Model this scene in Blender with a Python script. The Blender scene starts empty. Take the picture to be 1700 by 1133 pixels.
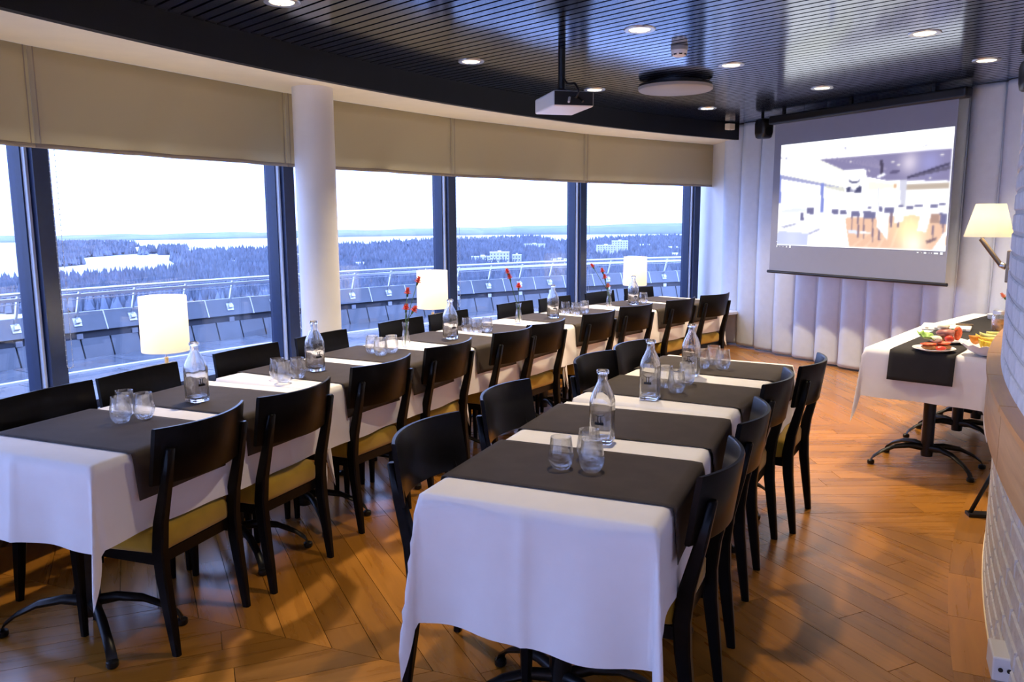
import bpy, math, random
import numpy as np
from mathutils import Matrix, Vector
random.seed(7); rng = np.random.default_rng(7)
S = bpy.context.scene; COL = S.collection
PI = math.pi
# ------------------------------------------------------------------ camera
EYE = 1.5615; CX, CY = 11.17, -1.94          # eye height; centre of the round tower the room curves around
cam = bpy.data.cameras.new('camera'); camo = bpy.data.objects.new('camera', cam); COL.objects.link(camo)
cam.sensor_fit = 'HORIZONTAL'; cam.sensor_width = 36.0; cam.lens = 1333.4/1700*36
cam.clip_start = 0.05; cam.clip_end = 20000
_p, _r = 0.1523, -0.0042
_F = Vector((0, math.cos(_p), -math.sin(_p))); _R0 = Vector((1, 0, 0)); _U0 = _R0.cross(_F)
_R = _R0*math.cos(_r) + _U0*math.sin(_r); _U = _U0*math.cos(_r) - _R0*math.sin(_r)
camo.matrix_world = Matrix(((_R.x, _U.x, -_F.x, 0), (_R.y, _U.y, -_F.y, 0), (_R.z, _U.z, -_F.z, EYE), (0, 0, 0, 1)))
S.camera = camo
# ------------------------------------------------------------------ sky, exposure
W = bpy.data.worlds.new('world'); S.world = W; W.use_nodes = True
bg = W.node_tree.nodes['Background']; bg.inputs[0].default_value = (0.46, 0.62, 1.25, 1); bg.inputs[1].default_value = 4.0
S.view_settings.view_transform = 'Standard'; S.view_settings.look = 'None'
S.view_settings.gamma = 1.0; S.view_settings.use_curve_mapping = False
S.view_settings.exposure = 0.1
S.cycles.use_denoising = True
S.cycles.max_bounces = 12; S.cycles.diffuse_bounces = 4; S.cycles.glossy_bounces = 5
S.cycles.transmission_bounces = 10; S.cycles.transparent_max_bounces = 32
S.cycles.sample_clamp_indirect = 6.0
DOWN_POWER = 71.0      # each recessed downlight (spot), watts
LAMP_POWER = 8.0       # each shaded lamp bulb
# ------------------------------------------------------------------ materials
MATS = {}
def newmat(name):
    m = bpy.data.materials.new(name); m.use_nodes = True; MATS[name] = m
    return m, m.node_tree.nodes, m.node_tree.links
def principled(name, col, rough=.5, metal=0, spec=.5, noise=0, nscale=30, bump=0, bscale=200, coat=0, sheen=0, trans=0, ior=1.45, emit=None, estr=0, stretch=None, obj_rand=0):
    m, N, L = newmat(name); b = N['Principled BSDF']
    b.inputs['Base Color'].default_value = (*col, 1); b.inputs['Roughness'].default_value = rough
    b.inputs['Metallic'].default_value = metal; b.inputs['Specular IOR Level'].default_value = spec
    b.inputs['Coat Weight'].default_value = coat; b.inputs['Coat Roughness'].default_value = .15
    b.inputs['Sheen Weight'].default_value = sheen
    b.inputs['Transmission Weight'].default_value = trans; b.inputs['IOR'].default_value = ior
    if emit: b.inputs['Emission Color'].default_value = (*emit, 1); b.inputs['Emission Strength'].default_value = estr
    tc = N.new('ShaderNodeTexCoord'); src = tc.outputs['Object']
    if stretch:
        mp = N.new('ShaderNodeMapping'); mp.inputs['Scale'].default_value = stretch; L.new(src, mp.inputs[0]); src = mp.outputs[0]
    if noise or obj_rand:
        hs = N.new('ShaderNodeHueSaturation'); hs.inputs['Color'].default_value = (*col, 1)
        if noise:
            n = N.new('ShaderNodeTexNoise'); n.inputs['Scale'].default_value = nscale; n.inputs['Detail'].default_value = 6; L.new(src, n.inputs['Vector'])
            mr = N.new('ShaderNodeMapRange'); mr.inputs['From Min'].default_value = .3; mr.inputs['From Max'].default_value = .7
            mr.inputs['To Min'].default_value = 1-noise; mr.inputs['To Max'].default_value = 1+noise; L.new(n.outputs['Fac'], mr.inputs['Value'])
            val = mr.outputs[0]
        else: val = None
        if obj_rand:
            oi = N.new('ShaderNodeObjectInfo'); m2 = N.new('ShaderNodeMapRange'); m2.inputs['To Min'].default_value = 1-obj_rand; m2.inputs['To Max'].default_value = 1+obj_rand
            L.new(oi.outputs['Random'], m2.inputs['Value'])
            if val is None: val = m2.outputs[0]
            else:
                mu = N.new('ShaderNodeMath'); mu.operation = 'MULTIPLY'; L.new(val, mu.inputs[0]); L.new(m2.outputs[0], mu.inputs[1]); val = mu.outputs[0]
        L.new(val, hs.inputs['Value']); L.new(hs.outputs[0], b.inputs['Base Color'])
    if bump:
        n = N.new('ShaderNodeTexNoise'); n.inputs['Scale'].default_value = bscale; n.inputs['Detail'].default_value = 5; L.new(src, n.inputs['Vector'])
        bp = N.new('ShaderNodeBump'); bp.inputs['Strength'].default_value = bump; bp.inputs['Distance'].default_value = .01
        L.new(n.outputs['Fac'], bp.inputs['Height']); L.new(bp.outputs[0], b.inputs['Normal'])
    return m
def weave(name, col, scale=900, rough=.9, bump=.25, noise=.08, sheen=.0):
    m = principled(name, col, rough, sheen=sheen, noise=noise, nscale=14, spec=.25)
    N, L = m.node_tree.nodes, m.node_tree.links; b = N['Principled BSDF']
    tc = N.new('ShaderNodeTexCoord'); n = N.new('ShaderNodeTexNoise'); n.inputs['Scale'].default_value = scale; L.new(tc.outputs['Object'], n.inputs['Vector'])
    n2 = N.new('ShaderNodeTexNoise'); n2.inputs['Scale'].default_value = 6; n2.inputs['Detail'].default_value = 3; L.new(tc.outputs['Object'], n2.inputs['Vector'])
    ad = N.new('ShaderNodeMath'); ad.operation = 'MULTIPLY_ADD'; ad.inputs[1].default_value = 4.0; L.new(n2.outputs['Fac'], ad.inputs[0]); L.new(n.outputs['Fac'], ad.inputs[2])
    bp = N.new('ShaderNodeBump'); bp.inputs['Strength'].default_value = bump; bp.inputs['Distance'].default_value = .004
    L.new(ad.outputs[0], bp.inputs['Height']); L.new(bp.outputs[0], b.inputs['Normal'])
    return m
def wood(name, c1, c2, rough=.3, coat=.3, scale=(1.5, 22, 1), rand=.25):
    """Grain runs along UV u; each board carries its own random tone in the mesh attribute 'tone'."""
    m, N, L = newmat(name); b = N['Principled BSDF']
    uv = N.new('ShaderNodeUVMap'); mp = N.new('ShaderNodeMapping'); mp.inputs['Scale'].default_value = scale; L.new(uv.outputs[0], mp.inputs[0])
    n = N.new('ShaderNodeTexNoise'); n.inputs['Scale'].default_value = 2.2; n.inputs['Detail'].default_value = 8; n.inputs['Distortion'].default_value = .6; L.new(mp.outputs[0], n.inputs['Vector'])
    cr = N.new('ShaderNodeValToRGB'); cr.color_ramp.elements[0].position = .32; cr.color_ramp.elements[0].color = (*c1, 1); cr.color_ramp.elements[1].position = .7; cr.color_ramp.elements[1].color = (*c2, 1)
    L.new(n.outputs['Fac'], cr.inputs[0])
    at = N.new('ShaderNodeAttribute'); at.attribute_name = 'tone'
    mr = N.new('ShaderNodeMapRange'); mr.inputs['To Min'].default_value = 1-rand; mr.inputs['To Max'].default_value = 1+rand; L.new(at.outputs['Fac'], mr.inputs['Value'])
    hs = N.new('ShaderNodeHueSaturation'); L.new(cr.outputs[0], hs.inputs['Color']); L.new(mr.outputs[0], hs.inputs['Value']); L.new(hs.outputs[0], b.inputs['Base Color'])
    r2 = N.new('ShaderNodeMapRange'); r2.inputs['To Min'].default_value = rough-.06; r2.inputs['To Max'].default_value = rough+.14; L.new(n.outputs['Fac'], r2.inputs['Value']); L.new(r2.outputs[0], b.inputs['Roughness'])
    b.inputs['Coat Weight'].default_value = coat; b.inputs['Coat Roughness'].default_value = .22
    bp = N.new('ShaderNodeBump'); bp.inputs['Strength'].default_value = .12; bp.inputs['Distance'].default_value = .003; L.new(n.outputs['Fac'], bp.inputs['Height']); L.new(bp.outputs[0], b.inputs['Normal'])
    return m
def thin_glass(name, tint=(1, 1, 1), base=.04, gain=.9, power=4.0):
    m, N, L = newmat(name)
    for n in list(N): N.remove(n)
    out = N.new('ShaderNodeOutputMaterial'); tr = N.new('ShaderNodeBsdfTransparent'); tr.inputs[0].default_value = (*tint, 1)
    gl = N.new('ShaderNodeBsdfGlossy'); gl.inputs['Roughness'].default_value = 0.0
    lw = N.new('ShaderNodeLayerWeight'); lw.inputs[0].default_value = .5
    pw = N.new('ShaderNodeMath'); pw.operation = 'POWER'; pw.inputs[1].default_value = power; L.new(lw.outputs['Facing'], pw.inputs[0])
    ma = N.new('ShaderNodeMath'); ma.operation = 'MULTIPLY_ADD'; ma.inputs[1].default_value = gain; ma.inputs[2].default_value = base; L.new(pw.outputs[0], ma.inputs[0])
    mx = N.new('ShaderNodeMixShader'); L.new(ma.outputs[0], mx.inputs[0]); L.new(tr.outputs[0], mx.inputs[1]); L.new(gl.outputs[0], mx.inputs[2]); L.new(mx.outputs[0], out.inputs[0])
    return m
def translucent(name, col, tcol, mix=.5, rough=.9):
    m, N, L = newmat(name); b = N['Principled BSDF']; b.inputs['Base Color'].default_value = (*col, 1); b.inputs['Roughness'].default_value = rough
    b.inputs['Specular IOR Level'].default_value = .2
    out = N['Material Output']; t = N.new('ShaderNodeBsdfTranslucent'); t.inputs[0].default_value = (*tcol, 1)
    mx = N.new('ShaderNodeMixShader'); mx.inputs[0].default_value = mix; L.new(b.outputs[0], mx.inputs[1]); L.new(t.outputs[0], mx.inputs[2]); L.new(mx.outputs[0], out.inputs[0])
    return m
def emission(name, col, s):
    m, N, L = newmat(name)
    for n in list(N): N.remove(n)
    out = N.new('ShaderNodeOutputMaterial'); e = N.new('ShaderNodeEmission'); e.inputs[0].default_value = (*col, 1); e.inputs[1].default_value = s; L.new(e.outputs[0], out.inputs[0]); return m
oak = wood('oak_floor', (.285, .112, .013), (.405, .165, .020), .25, .4, (.9, 9, 1), .26)
oak_light = wood('oak_ledge', (.40, .24, .10), (.58, .38, .18), .4, .15, (1.2, 14, 1), .08)
oak_top = wood('oak_ledge_top', (.46, .22, .06), (.60, .32, .10), .35, .2, (1.2, 14, 1), .06)
black_wood = principled('black_stained_wood', (.004, .0036, .004), .28, spec=.14, noise=.3, nscale=40)
olive = weave('olive_upholstery', (.40, .245, .022), 700, .95, .3, .10, .25)
cloth = weave('white_linen', (.80, .78, .78), 1000, .85, .22, .015)
taupe = weave('taupe_linen', (.052, .041, .035), 900, .8, .22, .10)
charcoal = weave('charcoal_linen', (.022, .020, .020), 900, .8, .22, .10)
slat_m = principled('black_lacquered_slat', (.006, .008, .018), .12, spec=1.0, noise=.2, nscale=8, coat=1.0)
slat_m.node_tree.nodes['Principled BSDF'].inputs['Specular Tint'].default_value = (.6, .72, 1, 1)
slat_m.node_tree.nodes['Principled BSDF'].inputs['Coat Tint'].default_value = (.8, .88, 1, 1)
void_m = principled('black_void', (.004, .004, .005), .9)
fascia_m = principled('black_painted_board', (.006, .007, .011), .45, spec=.35)
cream = principled('cream_paint', (.90, .78, .55), .6, noise=.03, nscale=6, bump=.05, bscale=120)
white_paint = principled('white_paint', (.78, .75, .70), .55, noise=.03, nscale=5, bump=.05, bscale=90)
brick_m = principled('white_painted_brick', (.76, .75, .75), .6, noise=.10, nscale=18, bump=.9, bscale=45, obj_rand=.06)
mortar_m = principled('white_painted_mortar', (.62, .60, .57), .8, bump=.6, bscale=80)
curtain_m = weave('white_curtain_fabric', (.60, .65, .73), 700, .85, .25, .03)
blind_m = translucent('taupe_blind_fabric', (.50, .435, .285), (.42, .34, .22), .16)
blindhem_m = principled('taupe_blind_hem', (.30, .25, .20), .9)
frame_m = principled('dark_blue_aluminium', (.012, .024, .070), .36, noise=.1)
alu_m = principled('bare_aluminium', (.62, .64, .70), .28, metal=.9)
bead_line_m = principled('pale_grey_metal_bead', (.55, .60, .70), .35, spec=.6)
steel_m = principled('brushed_steel', (.62, .62, .62), .3, metal=1, noise=.1, nscale=60)
pane_m = thin_glass('window_glass', (.96, .98, 1.0), .045, .8)
tumbler_m = thin_glass('clear_glass', (.992, .994, .995), .022, .85, 3.0)
def add_refraction(m, f):
    N, L = m.node_tree.nodes, m.node_tree.links; out = [n for n in N if n.type == 'OUTPUT_MATERIAL'][0]; src = out.inputs[0].links[0].from_socket
    g = N.new('ShaderNodeBsdfGlass'); g.inputs['IOR'].default_value = 1.45; g.inputs['Roughness'].default_value = 0
    mx = N.new('ShaderNodeMixShader'); mx.inputs[0].default_value = f; L.new(src, mx.inputs[1]); L.new(g.outputs[0], mx.inputs[2]); L.new(mx.outputs[0], out.inputs[0]); return m
add_refraction(tumbler_m, .24)
bottle_m = add_refraction(thin_glass('bottle_glass', (.99, .992, .993), .03, .9, 2.4), .88)
water_m = principled('water', (1, 1, 1), .0, trans=1, ior=1.33)
bead_m = principled('steel_beads', (.75, .75, .76), .3, metal=.7)
black_metal = principled('black_cast_metal', (.012, .012, .013), .35, metal=.4, noise=.2, nscale=50)
black_plastic = principled('black_plastic', (.012, .012, .013), .32, spec=.5)
grey_plastic = principled('grey_plastic', (.30, .29, .28), .5)
white_plastic = principled('white_plastic', (.80, .78, .76), .35)
shade_m = translucent('lamp_shade_fabric', (.85, .82, .75), (.97, .93, .82), .62)
sconce_m = translucent('wall_lamp_shade_fabric', (.85, .82, .75), (.97, .93, .82), .62)
brass_m = principled('pale_wood_stem', (.70, .48, .22), .4, noise=.15, nscale=60)
bronze_m = principled('bronze_metal', (.20, .15, .10), .35, metal=.9)
ceramic = principled('white_ceramic', (.82, .82, .84), .12, spec=.5)
wood_trim = principled('orange_wood_trim', (.36, .15, .035), .4, noise=.2, nscale=20, stretch=(8, 8, 1))
screen_m = weave('projection_fabric', (.25, .27, .35), 800, .9, .05, .01)
paving_m = principled('wet_grey_paving', (.16, .18, .21), .22, noise=.25, nscale=3, obj_rand=.08)
panel_m = principled('grey_metal_panel', (.17, .195, .235), .38, noise=.12, nscale=4, obj_rand=.06)
gutter_m = principled('white_gutter_strip', (.85, .85, .86), .4)
dark_gap = principled('dark_gap', (.03, .035, .05), .6)
ice_m = principled('snowy_lake_ice', (.80, .82, .85), .7, noise=.05, nscale=.004)
land_m = principled('winter_woodland_floor', (.125, .15, .195), .95, noise=.3, nscale=.01)
ridge_m = principled('distant_wooded_ridge', (.26, .31, .33), .95, noise=.15, nscale=.008)  # paler blue-green base colour carries the distance haze
tree_m = principled('hazed_spruce', (.15, .18, .235), .9, noise=.35, nscale=.03)  # distance haze is mixed into this bluish base colour, no haze volume
birch_m = principled('bare_birch', (.16, .165, .20), .9, noise=.3, nscale=.03)
house_m = principled('pale_render', (.72, .72, .70), .8)
winpane_m = principled('dark_far_window', (.10, .12, .16), .3)
# ------------------------------------------------------------------ mesh helpers
class MB:
    def __init__(s): s.v = []; s.f = []; s.m = []; s.uv = {}
    def add(s, vs, fs, mi=0):
        o = len(s.v); s.v += [tuple(map(float, v)) for v in vs]; s.f += [tuple(i+o for i in f) for f in fs]; s.m += [mi]*len(fs); return s
    def box(s, x0, x1, y0, y1, z0, z1, mi=0, M=None):
        vs = [Vector(p) for p in ((x0, y0, z0), (x1, y0, z0), (x1, y1, z0), (x0, y1, z0), (x0, y0, z1), (x1, y0, z1), (x1, y1, z1), (x0, y1, z1))]
        if M: vs = [M@v for v in vs]
        return s.add(vs, [(3, 2, 1, 0), (4, 5, 6, 7), (0, 1, 5, 4), (1, 2, 6, 5), (2, 3, 7, 6), (3, 0, 4, 7)], mi)
    def loft(s, rings, cap=True, mi=0, close=False):
        n = len(rings[0]); o = len(s.v)
        for r in rings: s.v += [tuple(map(float, p)) for p in r]
        K = len(rings); F = []
        for k in range(K-1 if not close else K):
            a, b = o+k*n, o+((k+1) % K)*n
            F += [(a+i, a+(i+1) % n, b+(i+1) % n, b+i) for i in range(n)]
        if cap and not close:
            F.append(tuple(o+i for i in reversed(range(n)))); F.append(tuple(o+(K-1)*n+i for i in range(n)))
        s.f += F; s.m += [mi]*len(F); return s
    def lathe(s, prof, n=20, c=(0, 0, 0), cap=True, mi=0, M=None):
        rings = []
        for r, z in prof:
            ring = [Vector((c[0]+r*math.cos(2*PI*i/n), c[1]+r*math.sin(2*PI*i/n), c[2]+z)) for i in range(n)]
            if M: ring = [M@p for p in ring]
            rings.append(ring)
        return s.loft(rings, cap, mi)
    def tube(s, pts, r, n=8, mi=0, cap=True):
        pts = [Vector(p) for p in pts]; rr = r if isinstance(r, (list, tuple)) else [r]*len(pts); rings = []; up = None
        for i, p in enumerate(pts):
            t = (pts[min(i+1, len(pts)-1)]-pts[max(i-1, 0)]).normalized()
            if up is None: up = Vector((0, 0, 1)) if abs(t.z) < .9 else Vector((1, 0, 0))
            a = t.cross(up).normalized(); b = a.cross(t).normalized(); up = b
            rings.append([p+(a*math.cos(2*PI*k/n)+b*math.sin(2*PI*k/n))*rr[i] for k in range(n)])
        return s.loft([r_[::-1] for r_ in rings], cap, mi)
    def prism(s, poly, z0, z1, mi=0, M=None):
        n = len(poly); vs = [Vector((x, y, z0)) for x, y in poly]+[Vector((x, y, z1)) for x, y in poly]
        if M: vs = [M@v for v in vs]
        return s.add(vs, [tuple(reversed(range(n))), tuple(range(n, 2*n))]+[(i, (i+1) % n, n+(i+1) % n, n+i) for i in range(n)], mi)
    def ball(s, c, r, n=10, k=6, sc=(1, 1, 1), mi=0):
        rings = [[(c[0]+sc[0]*r*math.sin(PI*j/k)*math.cos(2*PI*i/n), c[1]+sc[1]*r*math.sin(PI*j/k)*math.sin(2*PI*i/n), c[2]-sc[2]*r*math.cos(PI*j/k)) for i in range(n)] for j in range(1, k)]
        return s.loft(rings, True, mi)
    def mesh(s, name, mats, smooth=False, angle=None):
        me = bpy.data.meshes.new(name); me.from_pydata(s.v, [], s.f)
        mats = mats if isinstance(mats, (list, tuple)) else [mats]
        for m in mats: me.materials.append(m)
        if len(mats) > 1: me.polygons.foreach_set('material_index', s.m)
        if smooth:
            me.polygons.foreach_set('use_smooth', [True]*len(me.polygons))
            if angle is not None: me.set_sharp_from_angle(angle=math.radians(angle))
        me.update(); return me
    def build(s, name, mats, parent=None, smooth=False, angle=None, loc=None, rz=0):
        o = bpy.data.objects.new(name, s.mesh(name, mats, smooth, angle)); COL.objects.link(o)
        if parent: o.parent = parent
        if loc: o.location = loc
        if rz: o.rotation_euler = (0, 0, rz)
        return o
def tag(o, label=None, cat=None, group=None, kind=None):
    if label: o['label'] = label
    if cat: o['category'] = cat
    if group: o['group'] = group
    if kind: o['kind'] = kind
    return o
def thing(name, label, cat, loc=(0, 0, 0), rz=0, group=None, kind=None):
    o = bpy.data.objects.new(name, None); COL.objects.link(o); o.location = loc; o.rotation_euler = (0, 0, rz); o.empty_display_size = .1
    return tag(o, label, cat, group, kind)
def copy_tree(o, parent=None):
    c = o.copy(); COL.objects.link(c); c.parent = parent
    for ch in [k for k in o.children]: copy_tree(ch, c)
    return c
def place(o, loc, rz=0): o.location = loc; o.rotation_euler = (0, 0, rz); return o
def bevel(o, w, seg=2):
    m = o.modifiers.new('bevel', 'BEVEL'); m.width = w; m.segments = seg; m.limit_method = 'ANGLE'; return o
def P(R, ph, z=0.0):
    a = math.radians(ph); return Vector((CX+R*math.cos(a), CY+R*math.sin(a), z))
def arc(a, b, step): 
    n = max(2, int(math.ceil(abs(b-a)/step))+1); return [a+(b-a)*i/(n-1) for i in range(n)]
def ring(mb, r0, r1, z0, z1, a, b, step=1.0, mi=0):
    rings = [[P(r0, t, z0), P(r1, t, z0), P(r1, t, z1), P(r0, t, z1)] for t in arc(a, b, step)]
    return mb.loft([r[::-1] for r in rings], True, mi)
def sectors(mb, prof, a, b, step=1.0, mi=0):
    return mb.loft([[P(r, t, z) for r, z in prof] for t in arc(a, b, step)], True, mi)
ORD = ['first', 'second', 'third', 'fourth', 'fifth', 'sixth', 'seventh', 'eighth', 'ninth', 'tenth']
A0, A1 = 121.0, 226.0
# ------------------------------------------------------------------ floor
R_CORE = 10.5
floor = ring(MB(), 10.3, 15.35, -.12, -.012, A0, A1).build('floor', void_m); floor['kind'] = 'structure'
def clip(poly, n, d):            # keep points with n.p <= d
    out = []
    for i in range(len(poly)):
        a, b = poly[i], poly[(i+1) % len(poly)]; da = n[0]*a[0]+n[1]*a[1]-d; db = n[0]*b[0]+n[1]*b[1]-d
        if da <= 0: out.append(a)
        if da*db < 0: t = da/(da-db); out.append((a[0]+t*(b[0]-a[0]), a[1]+t*(b[1]-a[1])))
    return out
def plank_mesh(mb, uvs, tones, poly, u, z1):
    n = len(poly); o = len(mb.v); mb.prism(poly, -.012, z1)
    v_ = (-u[1], u[0]); ou, ov = random.random()*30, random.random()*30
    def uvof(i): x, y = poly[i % n]; return (x*u[0]+y*u[1]+ou, x*v_[0]+y*v_[1]+ov)
    for f in mb.f[-(n+2):]:
        for i in f: uvs.append(uvof(i-o))
    tones += [random.random()]*(2*n)
def finish_planks(mb, uvs, tones, name, parent, mat):
    me = mb.mesh(name, mat); l = me.uv_layers.new(name='UVMap'); l.data.foreach_set('uv', [c for t in uvs for c in t])
    at = me.attributes.new('tone', 'FLOAT', 'POINT'); at.data.foreach_set('value', tones)
    o = bpy.data.objects.new(name, me); COL.objects.link(o); o.parent = parent; return o
planks = []
PW = .142
for k in range(-3, 8):
    s0 = 148.0+10.4*k; s1 = s0+10.4; mid = s0+5.2
    sgn = -1 if k % 2 == 0 else 1
    dirang = math.radians(mid-180+sgn*38); u = (math.cos(dirang), math.sin(dirang)); v = (-u[1], u[0])
    n0 = (math.sin(math.radians(s0)), -math.cos(math.radians(s0))); n1 = (-math.sin(math.radians(s1)), math.cos(math.radians(s1)))
    nm = (math.cos(math.radians(mid)), math.sin(math.radians(mid)))
    c = (CX, CY); dm = nm[0]*c[0]+nm[1]*c[1]
    ctr = P(13, mid); cu = ctr.x*u[0]+ctr.y*u[1]; cv = ctr.x*v[0]+ctr.y*v[1]
    for j in range(-32, 33):
        v0 = cv+j*PW; uu = cu-4-random.random()*1.5
        while uu < cu+4.5:
            L_ = 1.0+random.random()*1.3; g = .0012
            q = [(uu+g, v0+g), (uu+L_-g, v0+g), (uu+L_-g, v0+PW-g), (uu+g, v0+PW-g)]
            poly = [(a*u[0]+b*v[0], a*u[1]+b*v[1]) for a, b in q]
            uu += L_
            poly = clip(poly, n0, n0[0]*c[0]+n0[1]*c[1]-.001); 
            if len(poly) >= 3: poly = clip(poly, n1, n1[0]*c[0]+n1[1]*c[1]-.001)
            if len(poly) >= 3: poly = clip(poly, nm, dm+15.3)
            if len(poly) >= 3: poly = clip(poly, (-nm[0], -nm[1]), -(dm+10.60))
            if len(poly) < 3: continue
            ar = abs(sum(poly[i][0]*poly[(i+1) % len(poly)][1]-poly[(i+1) % len(poly)][0]*poly[i][1] for i in range(len(poly))))/2
            if ar < .002: continue
            px = sum(p[0] for p in poly)/len(poly); py = sum(p[1] for p in poly)/len(poly)
            inview = py > 1.6 and abs(px) < py*.68+.4
            rr = math.hypot(px-CX, py-CY)
            planks.append((0 if inview and rr < 14.3 else 1, math.hypot(px, py), poly, u))
planks.sort(key=lambda t: t[:2])
mb, uvs, tones = MB(), [], []
for i, (_, _, poly, u) in enumerate(planks):
    if i < 270:
        m1, u1, t1 = MB(), [], []; plank_mesh(m1, u1, t1, poly, u, random.uniform(-.0004, .0004)); finish_planks(m1, u1, t1, 'plank', floor, oak)
    else: plank_mesh(mb, uvs, tones, poly, u, random.uniform(-.0004, .0004))
finish_planks(mb, uvs, tones, 'plank_field', floor, oak)['kind'] = 'stuff'
for t0 in [122.0+2.35*i for i in range(26)]:          # curved border boards along the brick wall
    m1, u1, t1 = MB(), [], []
    a, b = t0+.006, t0+2.35-.006
    poly = [(P(10.5, x).x, P(10.5, x).y) for x in arc(a, b, .6)]+[(P(10.652, x).x, P(10.652, x).y) for x in arc(b, a, .6)]
    m_ = math.radians((a+b)/2+90); plank_mesh(m1, u1, t1, poly[::-1], (math.cos(m_), math.sin(m_)), .0022); finish_planks(m1, u1, t1, 'border_board', floor, oak)
# ------------------------------------------------------------------ ceiling
ZC = 2.65
ceil = ring(MB(), 10.3, 14.55, ZC+.05, ZC+.12, A0, A1).build('ceiling', void_m); ceil['kind'] = 'structure'
sd = (math.cos(math.radians(135)), math.sin(math.radians(135))); sv = (-sd[1], sd[0])
R_FAS = 14.5
cs, cv0 = CX*sd[0]+CY*sd[1], CX*sv[0]+CY*sv[1]
for k in range(-30, 330):
    off = -12.5+k*.08                           # distance of the slat line from the tower centre, across the slats
    if abs(off) >= R_FAS: continue
    so = math.sqrt(R_FAS**2-off**2); si = math.sqrt(max(10.48**2-off**2, 0))
    for a, b in ((si, so),) if si > 0 else ((-so, so),):
        # trim to the sector between the far wall and the wall behind the camera
        t = np.linspace(a, b, 60); X = CX+t*sd[0]+off*sv[0]; Y = CY+t*sd[1]+off*sv[1]
        ph = np.degrees(np.arctan2(Y-CY, X-CX)) % 360; ok = (ph > A0+1) & (ph < 186)
        if ok.sum() < 3: continue
        a2, b2 = t[ok][0], t[ok][-1]
        if b2-a2 < .08: continue
        M = Matrix.Translation((CX+off*sv[0], CY+off*sv[1], 0)) @ Matrix.Rotation(math.radians(135), 4, 'Z')
        MB().box(a2, b2, -.031, .031, ZC, ZC+.03, 0, M).build('slat', slat_m, ceil)
fas = ring(MB(), 14.48, 14.53, 2.468, ZC+.06, 124.0, A1).build('trim_1', fascia_m); fas['kind'] = 'structure'
sof = ring(MB(), 14.53, 15.45, 2.472, 2.75, A0, A1).build('trim_2', cream); sof['kind'] = 'structure'
# ------------------------------------------------------------------ brick core wall
core = ring(MB(), 10.2, 10.516, 0, ZC+.06, 119, 228, 1.0).build('wall_right', mortar_m, smooth=False); core['kind'] = 'structure'
BH, BP, BA = .072, .0828, 1.43
def brick_mesh():
    mb = MB(); half = BA/2-.03; e = .004
    prof = [(10.51, e*.5), (10.5185, e*.5), (10.523, e+.003), (10.523, BH-e-.003), (10.5185, BH-e*.5), (10.51, BH-e*.5)]
    rings = []
    for t, sh in ((-half, .006), (-half+.03, 0), (0, 0), (half-.03, 0), (half, .006)):
        a = math.radians(t); rings.append([((r-(sh if r > 10.52 else sh*.4))*math.cos(a), (r-(sh if r > 10.52 else sh*.4))*math.sin(a), z) for r, z in prof])
    return mb.loft([r for r in rings], True)
bm_ = brick_mesh().mesh('brick', brick_m)
far = MB(); bv = [Vector(v.co) for v in bm_.vertices]; bf = [tuple(p.vertices) for p in bm_.polygons]
for row in range(32):
    for k in range(-22, 40):
        ph = 150.0+(k+(.5 if row % 2 else 0))*BA
        if not 121 < ph < 199: continue
        jz = row*BP+.008; ph += random.uniform(-.02, .02)
        if 146.6 < ph < 154.9:
            o = bpy.data.objects.new('brick', bm_); COL.objects.link(o); o.parent = core; o.location = (CX, CY, jz+random.uniform(-.0012, .0012)); o.rotation_euler = (0, 0, math.radians(ph))
        elif ph < 175:
            M = Matrix.Translation((CX, CY, jz)) @ Matrix.Rotation(math.radians(ph), 4, 'Z'); far.add([M@v for v in bv], bf)
far.build('brick_field', brick_m, core)['kind'] = 'stuff'
led = thing('trim_3', None, None, (0, 0, 0), 0, None, 'structure')
def tone_build(mb, name, parent, mat):
    me = mb.mesh(name, mat); l = me.uv_layers.new(name='UVMap'); uv = []
    off = random.random()*20
    for lp in me.loops:
        c_ = me.vertices[lp.vertex_index].co; uv += [math.atan2(c_.y-CY, c_.x-CX)*10.5+off, c_.z+math.hypot(c_.x-CX, c_.y-CY)+off]
    l.data.foreach_set('uv', uv); at = me.attributes.new('tone', 'FLOAT', 'POINT'); at.data.foreach_set('value', [random.random()]*len(me.vertices))
    o = bpy.data.objects.new(name, me); COL.objects.link(o); o.parent = parent; return o
for t0 in [121.5+3.3*i for i in range(23)]:
    a, b = t0+.02, t0+3.3-.02
    tone_build(ring(MB(), 10.518, 10.576, .912, .935, a, b, .8), 'ledge_board', led, oak_top)
    tone_build(ring(MB(), 10.550, 10.569, .715, .911, a, b, .8), 'panel', led, oak_light)
    tone_build(ring(MB(), 10.518, 10.549, .74, .78, a, b, .8), 'batten', led, oak_light)
sk = ring(MB(), 10.514, 10.526, .002, .012, A0, 175, .8).build('baseboard_right', cream); sk['kind'] = 'structure'
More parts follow.
